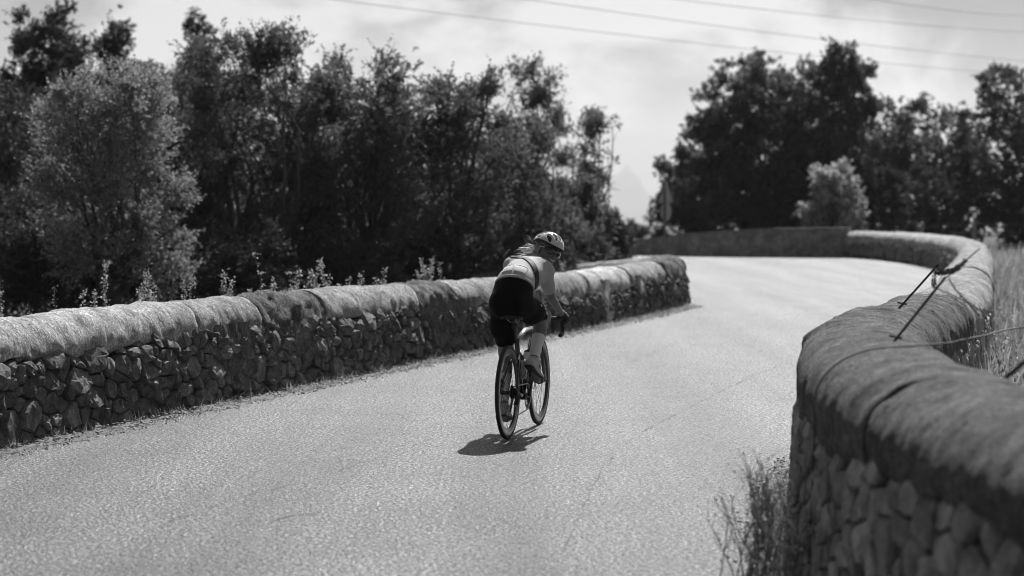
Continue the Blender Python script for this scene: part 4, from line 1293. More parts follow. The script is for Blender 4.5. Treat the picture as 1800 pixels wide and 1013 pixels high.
fm = MB()
fm.tube([ST_top, BB.lerp(ST_top, .5), BB], [.018, .019, .021], 12)
link('seat_tube', fm.mesh('seat_tube', True), M['frame'], bike)
fm = MB(); fm.tube([HTb + Vector((.003, 0, -.012)), HTb, HTt, HTt + Vector((-.003, 0, .012))], [.027, .026, .024, .022], 14); link('head_tube', fm.mesh('head_tube', True), M['frame'], bike)
fm = MB(); fm.tube([HTt + Vector((0, 0, -.03)), HTt.lerp(ST_top, .5) + Vector((0, 0, .012)), ST_top + Vector((.01, 0, -.02))], [.022, .019, .016], 12, squash=(.8, 1.1))
tt = link('top_tube', fm.mesh('top_tube', True), M['frame_highlight'], bike)
fm = MB(); fm.tube([HTb + Vector((0, 0, .015)), HTb.lerp(BB, .5), BB], [.026, .027, .028], 12); link('down_tube', fm.mesh('down_tube', True), M['frame'], bike)
fm = MB(); fm.tube([BB - Vector((0, .042, 0)), BB + Vector((0, .042, 0))], .026, 14); link('bottom_bracket', fm.mesh('bottom_bracket', True), M['dark_alloy'], bike)
for s in (1, -1):
    fm = MB(); fm.tube([BB + Vector((-.02, .02 * s, 0)), Vector((.25, .042 * s, .295)), RH + Vector((0, .066 * s, -.002))], [.014, .012, .010], 8); link('chain_stay', fm.mesh('chain_stay', True), M['frame'], bike)
    fm = MB(); fm.tube([ST_top + Vector((.02, .012 * s, -.12)), Vector((.18, .035 * s, .53)), RH + Vector((.0, .064 * s, .005))], [.011, .009, .009], 8); link('seat_stay', fm.mesh('seat_stay', True), M['frame'], bike)
    fm = MB(); fm.tube([HTb + Vector((.006, .022 * s, -.02)), Vector((.853, .045 * s, .60)), Vector((.925, .050 * s, .42)), FH + Vector((-.004, .052 * s, 0))], [.018, .016, .012, .010], 10, squash=(1.3, .75)); link('fork_blade', fm.mesh('fork_blade', True), M['frame'], bike)
fm = MB(); fm.box(HTb + Vector((.008, 0, -.022)), (.045, .075, .034)); link('fork_crown', fm.mesh('fork_crown'), M['frame'], bike)
fm = MB(); fm.tube([ST_top + Vector((.008, 0, -.03)), SADDLE + Vector((.006, 0, -.045))], [.0135, .0135], 12, squash=(1.2, .8))
sp = link('seatpost', fm.mesh('seatpost', True), M['carbon'], bike)
fm = MB(); fm.box(SADDLE + Vector((.006, 0, -.04)), (.05, .04, .022)); link('seat_clamp', fm.mesh('seat_clamp'), M['dark_alloy'], sp)
# saddle: lofted shell
V = []; F = []
ns, nc = 14, 14
for i in range(ns):
    t = i / (ns - 1); x = SADDLE.x - .125 + .27 * t
    hw = .070 * (1 - t) ** .9 + .019 if t > .22 else .072 + .016 * math.sin(t / .22 * math.pi / 2)
    zt = SADDLE.z + .010 * math.cos(t * 3.0) + .006 * (1 - t)
    if t < .05: hw *= .85
    for j in range(nc):
        a = 2 * math.pi * j / nc
        cy = math.cos(a); sy = math.sin(a)
        y = hw * math.copysign(abs(cy) ** .8, cy); z = zt + (.012 * sy if sy > 0 else .028 * sy * (.6 + .4 * (1 - t))) - .022 * abs(cy) ** 3
        V.append((x, y, z))
for i in range(ns - 1):
    for j in range(nc): F.append((i * nc + j, i * nc + (j + 1) % nc, (i + 1) * nc + (j + 1) % nc, (i + 1) * nc + j))
F += [tuple(range(nc - 1, -1, -1)), tuple((ns - 1) * nc + j for j in range(nc))]
sm = MB(); sm.add(V, F); sad = link('saddle', sm.mesh('saddle', True), M['saddle'], bike)
for s in (1, -1):
    rm_ = MB(); rm_.tube([SADDLE + Vector((-.10, .03 * s, -.012)), SADDLE + Vector((-.04, .022 * s, -.036)), SADDLE + Vector((.06, .02 * s, -.036)), SADDLE + Vector((.11, .008 * s, -.016))], .0035, 6); link('saddle_rail', rm_.mesh('saddle_rail', True), M['alloy'], sad)

# wheels
def wheel(center, rear):
    w = link('wheel', None, None, bike); w.location = center
    w.name = 'rear_wheel' if rear else 'front_wheel'
    R0 = WR
    t = MB(); t.lathe([(R0 - .026, -.011), (R0 - .016, -.0145), (R0 - .006, -.0115), (R0, 0), (R0 - .006, .0115), (R0 - .016, .0145), (R0 - .026, .011), (R0 - .026, -.011)], 64)
    link('tyre', t.mesh('tyre', True), M['rubber'], w)
    t = MB(); t.lathe([(R0 - .025, -.0105), (R0 - .025, .0105), (R0 - .045, .013), (R0 - .072, .009), (R0 - .080, 0), (R0 - .072, -.009), (R0 - .045, -.013), (R0 - .025, -.0105)], 64)
    link('rim', t.mesh('rim', True), M['carbon'], w)
    hw = .062 if rear else .048
    t = MB(); t.lathe([(.004, -hw), (.012, -hw), (.012, -hw + .012), (.022, -hw + .018), (.022, -hw + .024), (.012, -hw + .032), (.012, hw - .032), (.024, hw - .024), (.024, hw - .018), (.012, hw - .012), (.012, hw), (.004, hw)], 20)
    link('hub', t.mesh('hub', True), M['dark_alloy'], w)
    n = 24 if rear else 20
    sh = MB(); rng = random.Random(3)
    me = None
    for k in range(n):
        a = 2 * math.pi * k / n + .05; sd = 1 if k % 2 else -1
        off = .35 * (1 if (k // 2) % 2 else -1)
        p = Vector((.021 * math.cos(a + off), sd * (hw - .021), .021 * math.sin(a + off))); q = Vector(((R0 - .076) * math.cos(a), 0, (R0 - .076) * math.sin(a)))
        m1 = MB(); m1.tube([p, q], .0013, 4, caps=False); link('spoke', m1.mesh('spoke'), M['spoke'], w)
    sd = 1
    t = MB(); t.lathe([(.055, sd * (hw - .006)), (.070, sd * (hw - .006)), (.070, sd * (hw - .008)), (.055, sd * (hw - .008)), (.055, sd * (hw - .006))], 40)
    d = link('brake_disc', t.mesh('brake_disc'), M['alloy'], w)
    if rear:
        t = MB()
        for k in range(9):
            r = .020 + .0042 * k; y = -(.028 + .0038 * (8 - k))
            t.lathe([(.012, y), (r, y), (r, y - .002), (.012, y - .002)], 26)
        link('cassette', t.mesh('cassette'), M['dark_alloy'], w)
    w.rotation_euler = (0, .3, 0)
    return w
def empty_part(name, parent):
    o = bpy.data.objects.new(name, None); COL.objects.link(o); o.parent = parent; return o
_l = link
def link(name, me, material, parent=None):
    if me is None: return empty_part(name, parent)
    return _l(name, me, material, parent)
wheel(RH, True); wheel(FH, False)

# handlebar, stem, hoods, levers
STM = Vector((.868, 0, .812))
mb = MB(); mb.tube([HTt + Vector((-.006, 0, .026)), STM], [.017, .016], 10); link('stem', mb.mesh('stem', True), M['dark_alloy'], bike)
mb = MB()
def barpts(s): return [STM + Vector((0, 0, 0)), STM + Vector((0, .10 * s, .002)), STM + Vector((.006, .160 * s, .002)), STM + Vector((.035, .181 * s, 0)), STM + Vector((.075, .183 * s, -.012)),
                       STM + Vector((.098, .186 * s, -.045)), STM + Vector((.085, .190 * s, -.088)), STM + Vector((.045, .194 * s, -.118)), STM + Vector((-.03, .197 * s, -.122))]
bar = []
for s in (1, -1):
    S_, A_ = catmull([Vector(p) for p in barpts(s)], .012)
    bar.append([Vector(a) for a in A_])
hb_pts = bar[0][::-1] + bar[1][1:]
mb.tube(hb_pts, .0155, 10); hbar = link('handlebar', mb.mesh('handlebar', True), M['bartape'], bike)
for s in (1, -1):
    mb = MB(); mb.tube([STM + Vector((.045, .182 * s, .004)), STM + Vector((.085, .183 * s, .010)), STM + Vector((.120, .183 * s, .020)), STM + Vector((.138, .183 * s, .045)), STM + Vector((.136, .183 * s, .058))], [.018, .0185, .018, .015, .009], 10)
    hd = link('brake_hood', mb.mesh('brake_hood', True), M['rubber'], bike)
    mb = MB(); mb.tube([STM + Vector((.128, .183 * s, .022)), STM + Vector((.142, .186 * s, -.03)), STM + Vector((.125, .190 * s, -.085))], [.008, .007, .005], 8, squash=(.6, 1.4)); link('brake_lever', mb.mesh('brake_lever', True), M['dark_alloy'], hd)

# cranks, rings, chain, derailleur, pedals
CA = R(60)
CR = .168
PR = BB + Vector((CR * math.cos(CA), 0, CR * math.sin(CA))); PL = BB - Vector((CR * math.cos(CA), 0, CR * math.sin(CA)))
for y0, r0 in ((-.048, .092), (-.055, .070)):
    mb = MB()
    prof = []
    mb.lathe([(r0 - .016, y0), (r0, y0), (r0, y0 - .003), (r0 - .016, y0 - .003), (r0 - .016, y0)], 48, c=(BB.x, 0, BB.z))
    for k in range(4):
        a = CA + k * math.pi / 2 + .4
        mb.tube([BB + Vector((0, y0, 0)), BB + Vector((math.cos(a) * (r0 - .01), y0, math.sin(a) * (r0 - .01)))], .007, 5)
    link('chainring', mb.mesh('chainring'), M['dark_alloy'], bike)
for nm, P_, s in (('crank_arm', PR, -1), ('crank_arm', PL, 1)):
    mb = MB(); mb.tube([BB + Vector((0, .062 * s, 0)), (BB.lerp(P_, .5)) + Vector((0, .066 * s, 0)), P_ + Vector((0, .070 * s, 0))], [.016, .012, .011], 8, squash=(1, .7)); ca = link(nm, mb.mesh(nm, True), M['dark_alloy'], bike)
    mb = MB(); mb.tube([P_ + Vector((0, .07 * s, 0)), P_ + Vector((0, .145 * s, 0))], .006, 6); mb.box(P_ + Vector((0, .118 * s, .0)), (.075, .055, .014)); link('pedal', mb.mesh('pedal'), M['dark_alloy'], bike)
mb = MB()
ch = []
for k in range(13):
    a = R(90 + 0) - math.pi * k / 12; ch.append(BB + Vector((math.cos(a) * .093, -.0495, math.sin(a) * .093)))
jock = Vector((.04, -.046, WR - .155))
ch += [jock + Vector((.02, 0, -.022)), jock + Vector((-.012, 0, -.018)), jock + Vector((-.005, 0, .02)), Vector((.030, -.046, WR - .07))]
for k in range(9):
    a = R(-40) - R(230) * k / 8; ch.append(Vector((math.cos(a) * .042, -.046, WR + math.sin(a) * .042)))
ch.append(ch[0]); mb.tube(ch, .0042, 5, squash=(1, .8)); link('chain', mb.mesh('chain'), M['dark_alloy'], bike)
mb = MB(); mb.tube([Vector((0, -.066, WR)), Vector((.012, -.066, WR - .05)), Vector((.02, -.06, WR - .09))], [.013, .018, .015], 8); dr = link('rear_derailleur', mb.mesh('rear_derailleur', True), M['dark_alloy'], bike)
for c in (Vector((.022, -.046, WR - .085)), jock):
    mb = MB(); mb.lathe([(.004, -.003), (.020, -.003), (.020, .003), (.004, .003)], 18, c=tuple(c)); link('jockey_wheel', mb.mesh('jockey_wheel'), M['dark_alloy'], dr)
mb = MB(); mb.tube([Vector((.022, -.054, WR - .085)), jock + Vector((0, -.008, 0))], [.008, .007], 6, squash=(1.6, .4)); link('derailleur_cage', mb.mesh('derailleur_cage'), M['dark_alloy'], dr)
for c, a in ((Vector((.06, .060, WR + .055)), 0), (Vector((WB - .06, .05, WR + .055)), 0)):
    mb = MB(); mb.box(c, (.05, .028, .05), Matrix.Rotation(R(35), 3, 'Y')); link('brake_caliper', mb.mesh('brake_caliper'), M['dark_alloy'], bike)
mb = MB(); mb.tube([SADDLE + Vector((-.015, 0, -.075)), SADDLE + Vector((-.028, 0, -.075))], [.018, .016], 12); mb.box(SADDLE + Vector((-.006, 0, -.075)), (.03, .02, .03)); rl = link('rear_light', mb.mesh('rear_light'), M['rubber'], bike)
# bottle cages and bottles
def bottle(p, d, nm, lab):
    d = d.normalized()
    q = Vector((0, 0, 1)).rotation_difference(d)
    b = thing(nm, lab, 'bottle', (0, 0, 0), 0, 'drinks bottles on the bicycle')
    W_ = Matrix.Translation(BIKE_LOC) @ Matrix.Rotation(BIKE_RZ, 4, 'Z')
    b.matrix_world = W_ @ Matrix.Translation(p) @ q.to_matrix().to_4x4()
    mb = MB(); mb.lathe([(.001, 0), (.034, 0), (.037, .006), (.037, .07), (.033, .085), (.033, .095), (.037, .108), (.037, .135), (.030, .150), (.001, .150)], 22, 'z'); link('bottle_body', mb.mesh('bottle_body', True), M['bottle'], b)
    mb = MB(); mb.lathe([(.001, .150), (.031, .150), (.031, .168), (.018, .174), (.013, .178), (.012, .195), (.001, .196)], 18, 'z'); link('bottle_cap', mb.mesh('bottle_cap', True), M['rubber'], b)
sdir_ = (ST_top - BB).normalized(); ddir = (HTb - BB).normalized()
fwd = Vector((sdir_.z, 0, -sdir_.x))
bottle(BB + sdir_ * .12 + fwd * .064, sdir_, 'water_bottle', 'white drinks bottle on the seat tube of the bicycle')
up_d = Vector((-ddir.z, 0, ddir.x))
bottle(BB + ddir * .20 + up_d * .070, ddir, 'water_bottle', 'white drinks bottle on the down tube, mostly hidden by the leg')
for base, d, o in ((BB + sdir_ * .12, sdir_, fwd), (BB + ddir * .20, ddir, up_d)):
    mb = MB()
    for s in (1, -1): mb.tube([base + o * .024, base + o * .026 + d * .04 + Vector((0, .036 * s, 0)), base + o * .09 + d * .085 + Vector((0, .036 * s, 0)), base + o * .105 + d * .06], .003, 5)
    link('bottle_cage', mb.mesh('bottle_cage', True), M['carbon'], bike)
# ================================================================== RIDER  (same local frame as the bicycle)
M['skin'] = plain('skin', 0.19, 0.5, noise_amt=0.08, noise_scale=20)
M['jersey'] = plain('jersey_fabric', 0.50, 0.85, noise_amt=0.06, noise_scale=14, bump=0.55, spec=0.2)
M['pocket'] = plain('pocket_fabric', 0.62, 0.8, noise_amt=0.05, noise_scale=120, spec=0.2)
M['shorts'] = plain('shorts_fabric', 0.006, 0.8, noise_amt=0.15, noise_scale=150, spec=0.12)
M['strap'] = plain('strap_fabric', 0.015, 0.7, noise_amt=0.2)
M['sock'] = plain('sock_knit', 0.85, 0.9, noise_amt=0.08, noise_scale=250, bump=0.2)
M['shoe'] = plain('shoe', 0.55, 0.5, noise_amt=0.15, noise_scale=25)
M['sole'] = plain('sole', 0.02, 0.5)
M['glove'] = plain('glove', 0.02, 0.7, noise_amt=0.2)
M['helmet'] = plain('helmet_shell', 0.62, 0.28, coat=0.6, noise_amt=0.03)
M['liner'] = plain('helmet_liner', 0.012, 0.7)
M['lens'] = plain('lens', 0.05, 0.08, 0.7, coat=1.0, noise_amt=0.05)
M['hair'] = plain('hair', 0.50, 0.4, noise_amt=0.3, noise_scale=40)
M['hair_dark'] = plain('hair_dark', 0.10, 0.5, noise_amt=0.3, noise_scale=40)
M['mark'] = plain('reflective_mark', 0.6, 0.5)
M['teeth'] = plain('teeth', 0.8, 0.3)
M['lip'] = plain('lip', 0.16, 0.4)

def V3(*a): return np.array(a, float)
class SDF:
    def __init__(self, lo, hi, h):
        self.lo = np.array(lo, float); self.h = h
        n = np.ceil((np.array(hi) - self.lo) / h).astype(int) + 1
        self.ax = [self.lo[i] + h * np.arange(n[i]) for i in range(3)]
        self.F = np.full(tuple(n), 0.5)
    def box(self, lo, hi):
        sl = []
        for i in range(3):
            a = max(0, int((lo[i] - self.lo[i]) / self.h)); b = min(len(self.ax[i]), int((hi[i] - self.lo[i]) / self.h) + 2)
            if b <= a: return None
            sl.append(slice(a, b))
        X = np.meshgrid(*[self.ax[i][sl[i]] for i in range(3)], indexing='ij')
        return tuple(sl), X
    def smin(self, sl, d, k):
        a = self.F[sl]
        if k <= 0: self.F[sl] = np.minimum(a, d); return
        h = np.clip(.5 + .5 * (a - d) / k, 0, 1)
        self.F[sl] = a * (1 - h) + d * h - k * h * (1 - h)
    def cone(self, a, b, ra, rb, k=.03):
        a = np.array(a, float); b = np.array(b, float); m = max(ra, rb) + k + .05
        r = self.box(np.minimum(a, b) - m, np.maximum(a, b) + m)
        if r is None: return self
        sl, X = r
        ab = b - a; L2 = ab @ ab + 1e-12
        t = np.clip(((X[0] - a[0]) * ab[0] + (X[1] - a[1]) * ab[1] + (X[2] - a[2]) * ab[2]) / L2, 0, 1)
        d = np.sqrt((X[0] - a[0] - t * ab[0]) ** 2 + (X[1] - a[1] - t * ab[1]) ** 2 + (X[2] - a[2] - t * ab[2]) ** 2) - (ra + (rb - ra) * t)
        self.smin(sl, d, k); return self
    def ell_d(self, X, c, r, rot=None):
        P = [X[i] - c[i] for i in range(3)]
        if rot is not None:
            rt = np.array(rot)
            P = [rt[0, i] * P[0] + rt[1, i] * P[1] + rt[2, i] * P[2] for i in range(3)]
        k0 = np.sqrt(sum((P[i] / r[i]) ** 2 for i in range(3))); k1 = np.sqrt(sum((P[i] / (r[i] ** 2)) ** 2 for i in range(3))) + 1e-9
        return k0 * (k0 - 1) / k1
    def ell(self, c, r, rot=None, k=.03, sub=False):
        m = max(r) + k + .05; c = np.array(c, float)
        q = self.box(c - m, c + m)
        if q is None: return self
        sl, X = q
        d = self.ell_d(X, c, r, rot)
        if sub: self.F[sl] = np.maximum(self.F[sl], -d)
        else: self.smin(sl, d, k)
        return self
    def grid(self): return np.meshgrid(*self.ax, indexing='ij')
    def copy(self):
        s = SDF.__new__(SDF); s.lo = self.lo; s.h = self.h; s.ax = self.ax; s.F = self.F.copy(); return s
    def crop(self, lo, hi):
        sl, _ = self.box(lo, hi); s = SDF.__new__(SDF); s.h = self.h; s.ax = [self.ax[i][sl[i]] for i in range(3)]; s.lo = np.array([a[0] for a in s.ax]); s.F = self.F[sl].copy(); return s
    def mesh(self, name):
        neg = self.F < 0
        sl = []
        lo_ = self.lo.copy()
        for i in range(3):
            w = np.where(neg.any(axis=tuple(j for j in range(3) if j != i)))[0]
            a0 = max(0, w[0] - 2); sl.append(slice(a0, min(len(self.ax[i]), w[-1] + 3))); lo_[i] = self.ax[i][a0]
        F = self.F[tuple(sl)].astype(np.float32)
        F[0] = F[-1] = 1; F[:, 0] = F[:, -1] = 1; F[:, :, 0] = F[:, :, -1] = 1
        F[F == 0] = 1e-9
        I = F < 0
        nx, ny, nz = F.shape
        acc = np.zeros((nx - 1, ny - 1, nz - 1, 3)); cnt = np.zeros((nx - 1, ny - 1, nz - 1))
        for ax in range(3):
            o = [i for i in range(3) if i != ax]
            for b0 in (0, 1):
                for b1 in (0, 1):
                    s0 = [None] * 3; s1 = [None] * 3
                    s0[ax] = slice(0, -1); s1[ax] = slice(1, None)
                    for oo, bb in zip(o, (b0, b1)):
                        s0[oo] = s1[oo] = slice(bb, F.shape[oo] - 1 + bb)
                    f0, f1 = F[tuple(s0)], F[tuple(s1)]
                    cr = (f0 < 0) != (f1 < 0)
                    t = np.where(cr, f0 / np.where(cr, f0 - f1, 1), 0)
                    acc[..., ax] += np.where(cr, t, 0)
                    for oo, bb in zip(o, (b0, b1)): acc[..., oo] += cr * bb
                    cnt += cr
        act = cnt > 0
        idx = np.full(act.shape, -1, dtype=np.int64); idx[act] = np.arange(act.sum())
        ii = np.argwhere(act)
        V = lo_ + (ii + acc[act] / cnt[act][:, None]) * self.h
        faces = []
        for ax in range(3):
            u, v = (ax + 1) % 3, (ax + 2) % 3
            s0 = [slice(1, -1)] * 3; s1 = [slice(1, -1)] * 3
            s0[ax] = slice(0, -1); s1[ax] = slice(1, None)
            a = I[tuple(s0)]; b = I[tuple(s1)]
            for pos, sel in ((True, a & ~b), (False, ~a & b)):
                w = np.argwhere(sel)
                if len(w) == 0: continue
                base = w.copy(); base[:, u] += 1; base[:, v] += 1   # grid index of the edge start
                q = []
                for du, dv in ((-1, -1), (0, -1), (0, 0), (-1, 0)):
                    c = base.copy(); c[:, u] += du; c[:, v] += dv
                    q.append(idx[c[:, 0], c[:, 1], c[:, 2]])
                q = np.stack(q, 1)
                faces.append(q if pos else q[:, ::-1])
        return mesh_np(name, V, np.concatenate(faces), True)

person = thing('person', 'cyclist in pale jersey and black shorts looking back over her right shoulder', 'person', BIKE_LOC, BIKE_RZ)

# joints
hipL, hipR = V3(.215, .100, .945), V3(.215, -.055, .945)
ankL, kneL = V3(.262, .098, .215), V3(.40, .110, .59)
ankR, kneR = V3(.385, -.098, .535), V3(.625, -.115, .845)
pelvis = V3(.165, .026, .975)
waist = V3(.27, .014, 1.095); chest = V3(.46, -.022, 1.165); upch = V3(.565, -.035, 1.195)
shL, shR = V3(.605, .115, 1.215), V3(.545, -.142, 1.19)
elbL, wriL = V3(.70, .205, 1.0), V3(.885, .188, .862)
elbR, wriR = V3(.650, -.168, .985), V3(.885, -.188, .858)
neck = V3(.62, -.065, 1.245); headc = V3(.712, -.130, 1.325)

# head frame: face direction and up, from world directions to local
a_ = BIKE_RZ
def w2l(v): return V3(v[0] * math.cos(a_) + v[1] * math.sin(a_), -v[0] * math.sin(a_) + v[1] * math.cos(a_), v[2])
fd = w2l((.58, -.80, -.14)); fd /= np.linalg.norm(fd)
upv = w2l((.42, .08, .90)); upv -= fd * (upv @ fd); upv /= np.linalg.norm(upv)
lf = np.cross(upv, fd)
HR = np.stack([fd, lf, upv], 1)           # columns: forward, left, up
def hp(x, y, z): return headc + HR @ V3(x, y, z)

def legs_and_pelvis(S, o=0.0):
    S.ell(pelvis + V3(.01, .0, .015), (.108 + o, .122 + o, .108 + o), k=.03)
    for s in (1, -1):
        S.ell(V3(.125, .026 + .060 * s, .960), (.092 + o, .066 + o, .085 + o), k=.04)
    for h, kn in ((hipL, kneL), (hipR, kneR)):
        m = h * .5 + kn * .5
        S.cone(h, m, .084 + o, .074 + o, .05); S.cone(m, kn, .074 + o, .053 + o, .03)
        S.ell(h * .6 + kn * .4 + V3(-.01, 0, -.02), (.076 + o,) * 3, k=.05)
    return S
def torso(S, o=0.0):
    S.ell(waist + V3(-.02, 0, -.015), (.12 + o, .118 + o, .090 + o), k=.07)
    S.cone(waist, chest, .092 + o, .102 + o, .06)
    S.ell(waist * .5 + chest * .5 + V3(0, .035, 0), (.13 + o, .090 + o, .082 + o), k=.05); S.ell(waist * .5 + chest * .5 + V3(0, -.03, 0), (.13 + o, .09 + o, .082 + o), k=.05)
    S.ell(chest + V3(0, .06, -.01), (.12 + o, .09 + o, .092 + o), k=.05); S.ell(chest + V3(0, -.05, -.005), (.12 + o, .085 + o, .082 + o), k=.05)
    S.cone(upch + V3(0, .07, .0), upch + V3(-.02, -.085, 0), .082 + o, .080 + o, .05)
    S.cone(upch + V3(.01, .08, .005), shL, .072 + o, .058 + o, .04); S.cone(upch + V3(-.01, -.08, 0), shR, .072 + o, .058 + o, .04)
    S.cone(waist, pelvis, .098 + o, .102 + o, .06)
    return S
def arms(S, o=0.0, fore=True):
    for sh, el, wr in ((shL, elbL, wriL), (shR, elbR, wriR)):
        S.cone(sh, sh * .5 + el * .5, .050 + o, .042 + o, .03); S.cone(sh * .5 + el * .5, el, .042 + o, .035 + o, .02)
        if fore:
            m = el * .68 + wr * .32
            S.cone(el, m, .035 + o, .034 + o, .008); S.cone(m, wr, .034 + o, .024 + o, .008)
    return S
def hand(S, s, o=0.0):
    """hand on the brake hood: palm over the hood, four fingers wrapped down the outside and front, thumb inside"""
    y = .183 * s; B = V3(STM.x, 0, STM.z)
    wr = wriR if s < 0 else wriL
    pc = B + V3(.075, y + .004 * s, .030)
    S.cone(wr, pc + V3(-.02, 0, .004), .025 + o, .027 + o, .015)
    S.cone(pc + V3(-.02, .012 * s, .0), pc + V3(.03, .016 * s, -.004), .021 + o, .019 + o, .012); S.cone(pc + V3(-.02, -.010 * s, .002), pc + V3(.03, -.008 * s, 0), .021 + o, .018 + o, .012)
    ln = (.95, 1.05, 1.0, .8)
    for k in range(4):
        x = .052 - .021 * k
        a = pc + V3(x - .012, .020 * s, .004); b = pc + V3(x + .004, .036 * s, -.022 * ln[k]); c = pc + V3(x + .012, .034 * s, -.052 * ln[k]); d = pc + V3(x + .010, .012 * s, -.066 * ln[k])
        S.cone(a, b, .0105 + o, .0098 + o, .006); S.cone(b, c, .0098 + o, .009 + o, .004); S.cone(c, d, .009 + o, .0078 + o, .004)
    a = pc + V3(-.015, -.022 * s, .002); b = pc + V3(.012, -.036 * s, -.014); c = pc + V3(.036, -.032 * s, -.026)
    S.cone(a, b, .013 + o, .011 + o, .008); S.cone(b, c, .011 + o, .009 + o, .004)
    return S
def lower(S, o=0.0):
    for kn, an in ((kneL, ankL), (kneR, ankR)):
        ax = an - kn; back = V3(-ax[2] * -1, 0, ax[0] * -1); back = V3(ax[2], 0, -ax[0]); back /= np.linalg.norm(back)
        if back[0] > 0: back = -back
        S.cone(kn, kn * .2 + an * .8, .050 + o, .034 + o, .03); S.cone(kn * .2 + an * .8, an, .034 + o, .031 + o, .02)
        S.ell(kn * .68 + an * .32 + back * .022, (.050 + o, .046 + o, .085 + o), k=.04)
        S.ell(kn + V3(.012, 0, .0), (.047 + o, .046 + o, .05 + o), k=.03)
    return S
def foot(S, an, side, o=0.0, pitch=0.0, yaw=0.0):
    cp, sp = math.cos(pitch), math.sin(pitch)
    f = V3(cp * math.cos(yaw), cp * math.sin(yaw), -sp); u = V3(sp * math.cos(yaw), sp * math.sin(yaw), cp)
    heel = an - f * .045 - u * .055; ball = an + f * .115 - u * .072; toe = an + f * .175 - u * .070
    S.cone(an, heel, .034 + o, .031 + o, .02); S.cone(an + u * -.01, ball, .036 + o, .030 + o, .03)
    S.cone(heel + u * .002, ball, .028 + o, .032 + o, .02); S.cone(ball + V3(0, .012, 0), toe, .031 + o, .021 + o, .02); S.cone(ball - V3(0, .012, 0), toe, .031 + o, .021 + o, .02)
    return heel, ball, toe, f, u
def head(S):
    R_ = HR
    S.ell(hp(-.012, 0, .028), (.093, .074, .088), R_, .02)          # skull
    S.ell(hp(.030, 0, -.030), (.060, .058, .072), R_, .03)          # face
    S.ell(hp(.048, 0, -.088), (.028, .030, .022), R_, .03)          # chin
    S.cone(hp(.020, .045, -.065), hp(.05, .012, -.092), .016, .015, .02); S.cone(hp(.020, -.045, -.065), hp(.05, -.012, -.092), .016, .015, .02)
    S.cone(hp(.086, 0, .008), hp(.102, 0, -.028), .009, .0125, .012)  # nose
    S.ell(hp(.070, .033, -.022), (.022, .022, .018), R_, .02); S.ell(hp(.070, -.033, -.022), (.022, .022, .018), R_, .02)   # cheeks
    S.cone(hp(.082, .018, -.062), hp(.082, -.018, -.062), .009, .009, .012)
    for s in (1, -1): S.ell(hp(-.010, .074 * s, -.008), (.018, .010, .030), R_, .008)   # ears
    S.cone(neck, hp(-.022, 0, -.055), .050, .046, .03); S.cone(upch, neck, .06, .05, .04)
    return S
LO, HI = (-.06, -.34, .06), (1.08, .34, 1.52)
H_ = .0072
B0 = SDF(LO, HI, H_)
legs_and_pelvis(B0); torso(B0); arms(B0); lower(B0); head(B0)
fo = {}
fo['L'] = foot(B0, ankL, 1, 0, R(12), R(3)); fo['R'] = foot(B0, ankR, -1, 0, R(32), R(-8))
for s in (1, -1): hand(B0, s)
link('body', B0.mesh('body'), M['skin'], person)

# clothes are close shells over the same figure
def plane_d(X, p, n):
    n = np.array(n, float); n /= np.linalg.norm(n)
    return (X[0] - p[0]) * n[0] + (X[1] - p[1]) * n[1] + (X[2] - p[2]) * n[2]
S = SDF((-.06, -.34, .55), (.85, .34, 1.36), H_); legs_and_pelvis(S, .007)
S.cone(pelvis, waist, .112, .112, .05); S.ell(waist + V3(-.02, 0, -.015), (.13, .128, .100), k=.07); S.ell(waist * .5 + chest * .5 + V3(0, .035, 0), (.137, .107, .092), k=.05); S.ell(waist * .5 + chest * .5 + V3(0, -.035, 0), (.137, .107, .092), k=.05)
X = S.grid()
d = S.F
top = plane_d(X, pelvis + V3(.062, 0, .120), (.62, 0, .80))
hemL = plane_d(X, hipL * .20 + kneL * .80, kneL - hipL); hemR = plane_d(X, hipR * .15 + kneR * .85, kneR - hipR)
side = X[1] > 0
nearR = (~side) & (X[0] > .42)
d = np.maximum(d, top)
d = np.where(side, np.maximum(d, hemL), np.maximum(d, hemR))
S.F = d
shorts = link('shorts', S.mesh('shorts'), M['shorts'], person)

HEM = pelvis + V3(.056, 0, .110)
def jersey_sdf(lo, hi, h):
    J = SDF(lo, hi, h); torso(J, .008); arms(J, .008, fore=False)
    J.cone(waist, pelvis + V3(.01, 0, .02), .112, .114, .05); J.cone(upch, neck * .7 + upch * .3, .066, .056, .04)
    X = J.grid(); d = J.F
    d = np.maximum(d, -plane_d(X, HEM, (.62, 0, .80)))
    d = np.maximum(d, plane_d(X, neck * .75 + upch * .25, neck - upch))
    sr = plane_d(X, shR * .18 + elbR * .82, elbR - shR); sl_ = plane_d(X, shL * .18 + elbL * .82, elbL - shL)
    d = np.where((X[1] < -.13) & (X[2] < 1.13) & (X[0] > .50), np.maximum(d, sr), d); d = np.where((X[1] > .13) & (X[2] < 1.13) & (X[0] > .55), np.maximum(d, sl_), d)
    J.F = d
    return J, X
J, X = jersey_sdf((.0, -.34, .86), (.86, .36, 1.40), H_)
jersey = link('jersey', J.mesh('jersey'), M['jersey'], person)
T, X = jersey_sdf((.12, -.30, .90), (.75, .30, 1.36), .0042)
base = T.F.copy()
# strap across the back
pl = plane_d(X, V3(.44, -.035, 1.2), V3(.66, -.75, 0.05))
armcut = np.maximum(X[1] - .17, -.175 - X[1])
T.F = np.maximum(np.maximum(np.maximum(base - .006, np.abs(pl) - .024), armcut), -(base + .008))
link('strap', T.mesh('strap'), M['strap'], person)
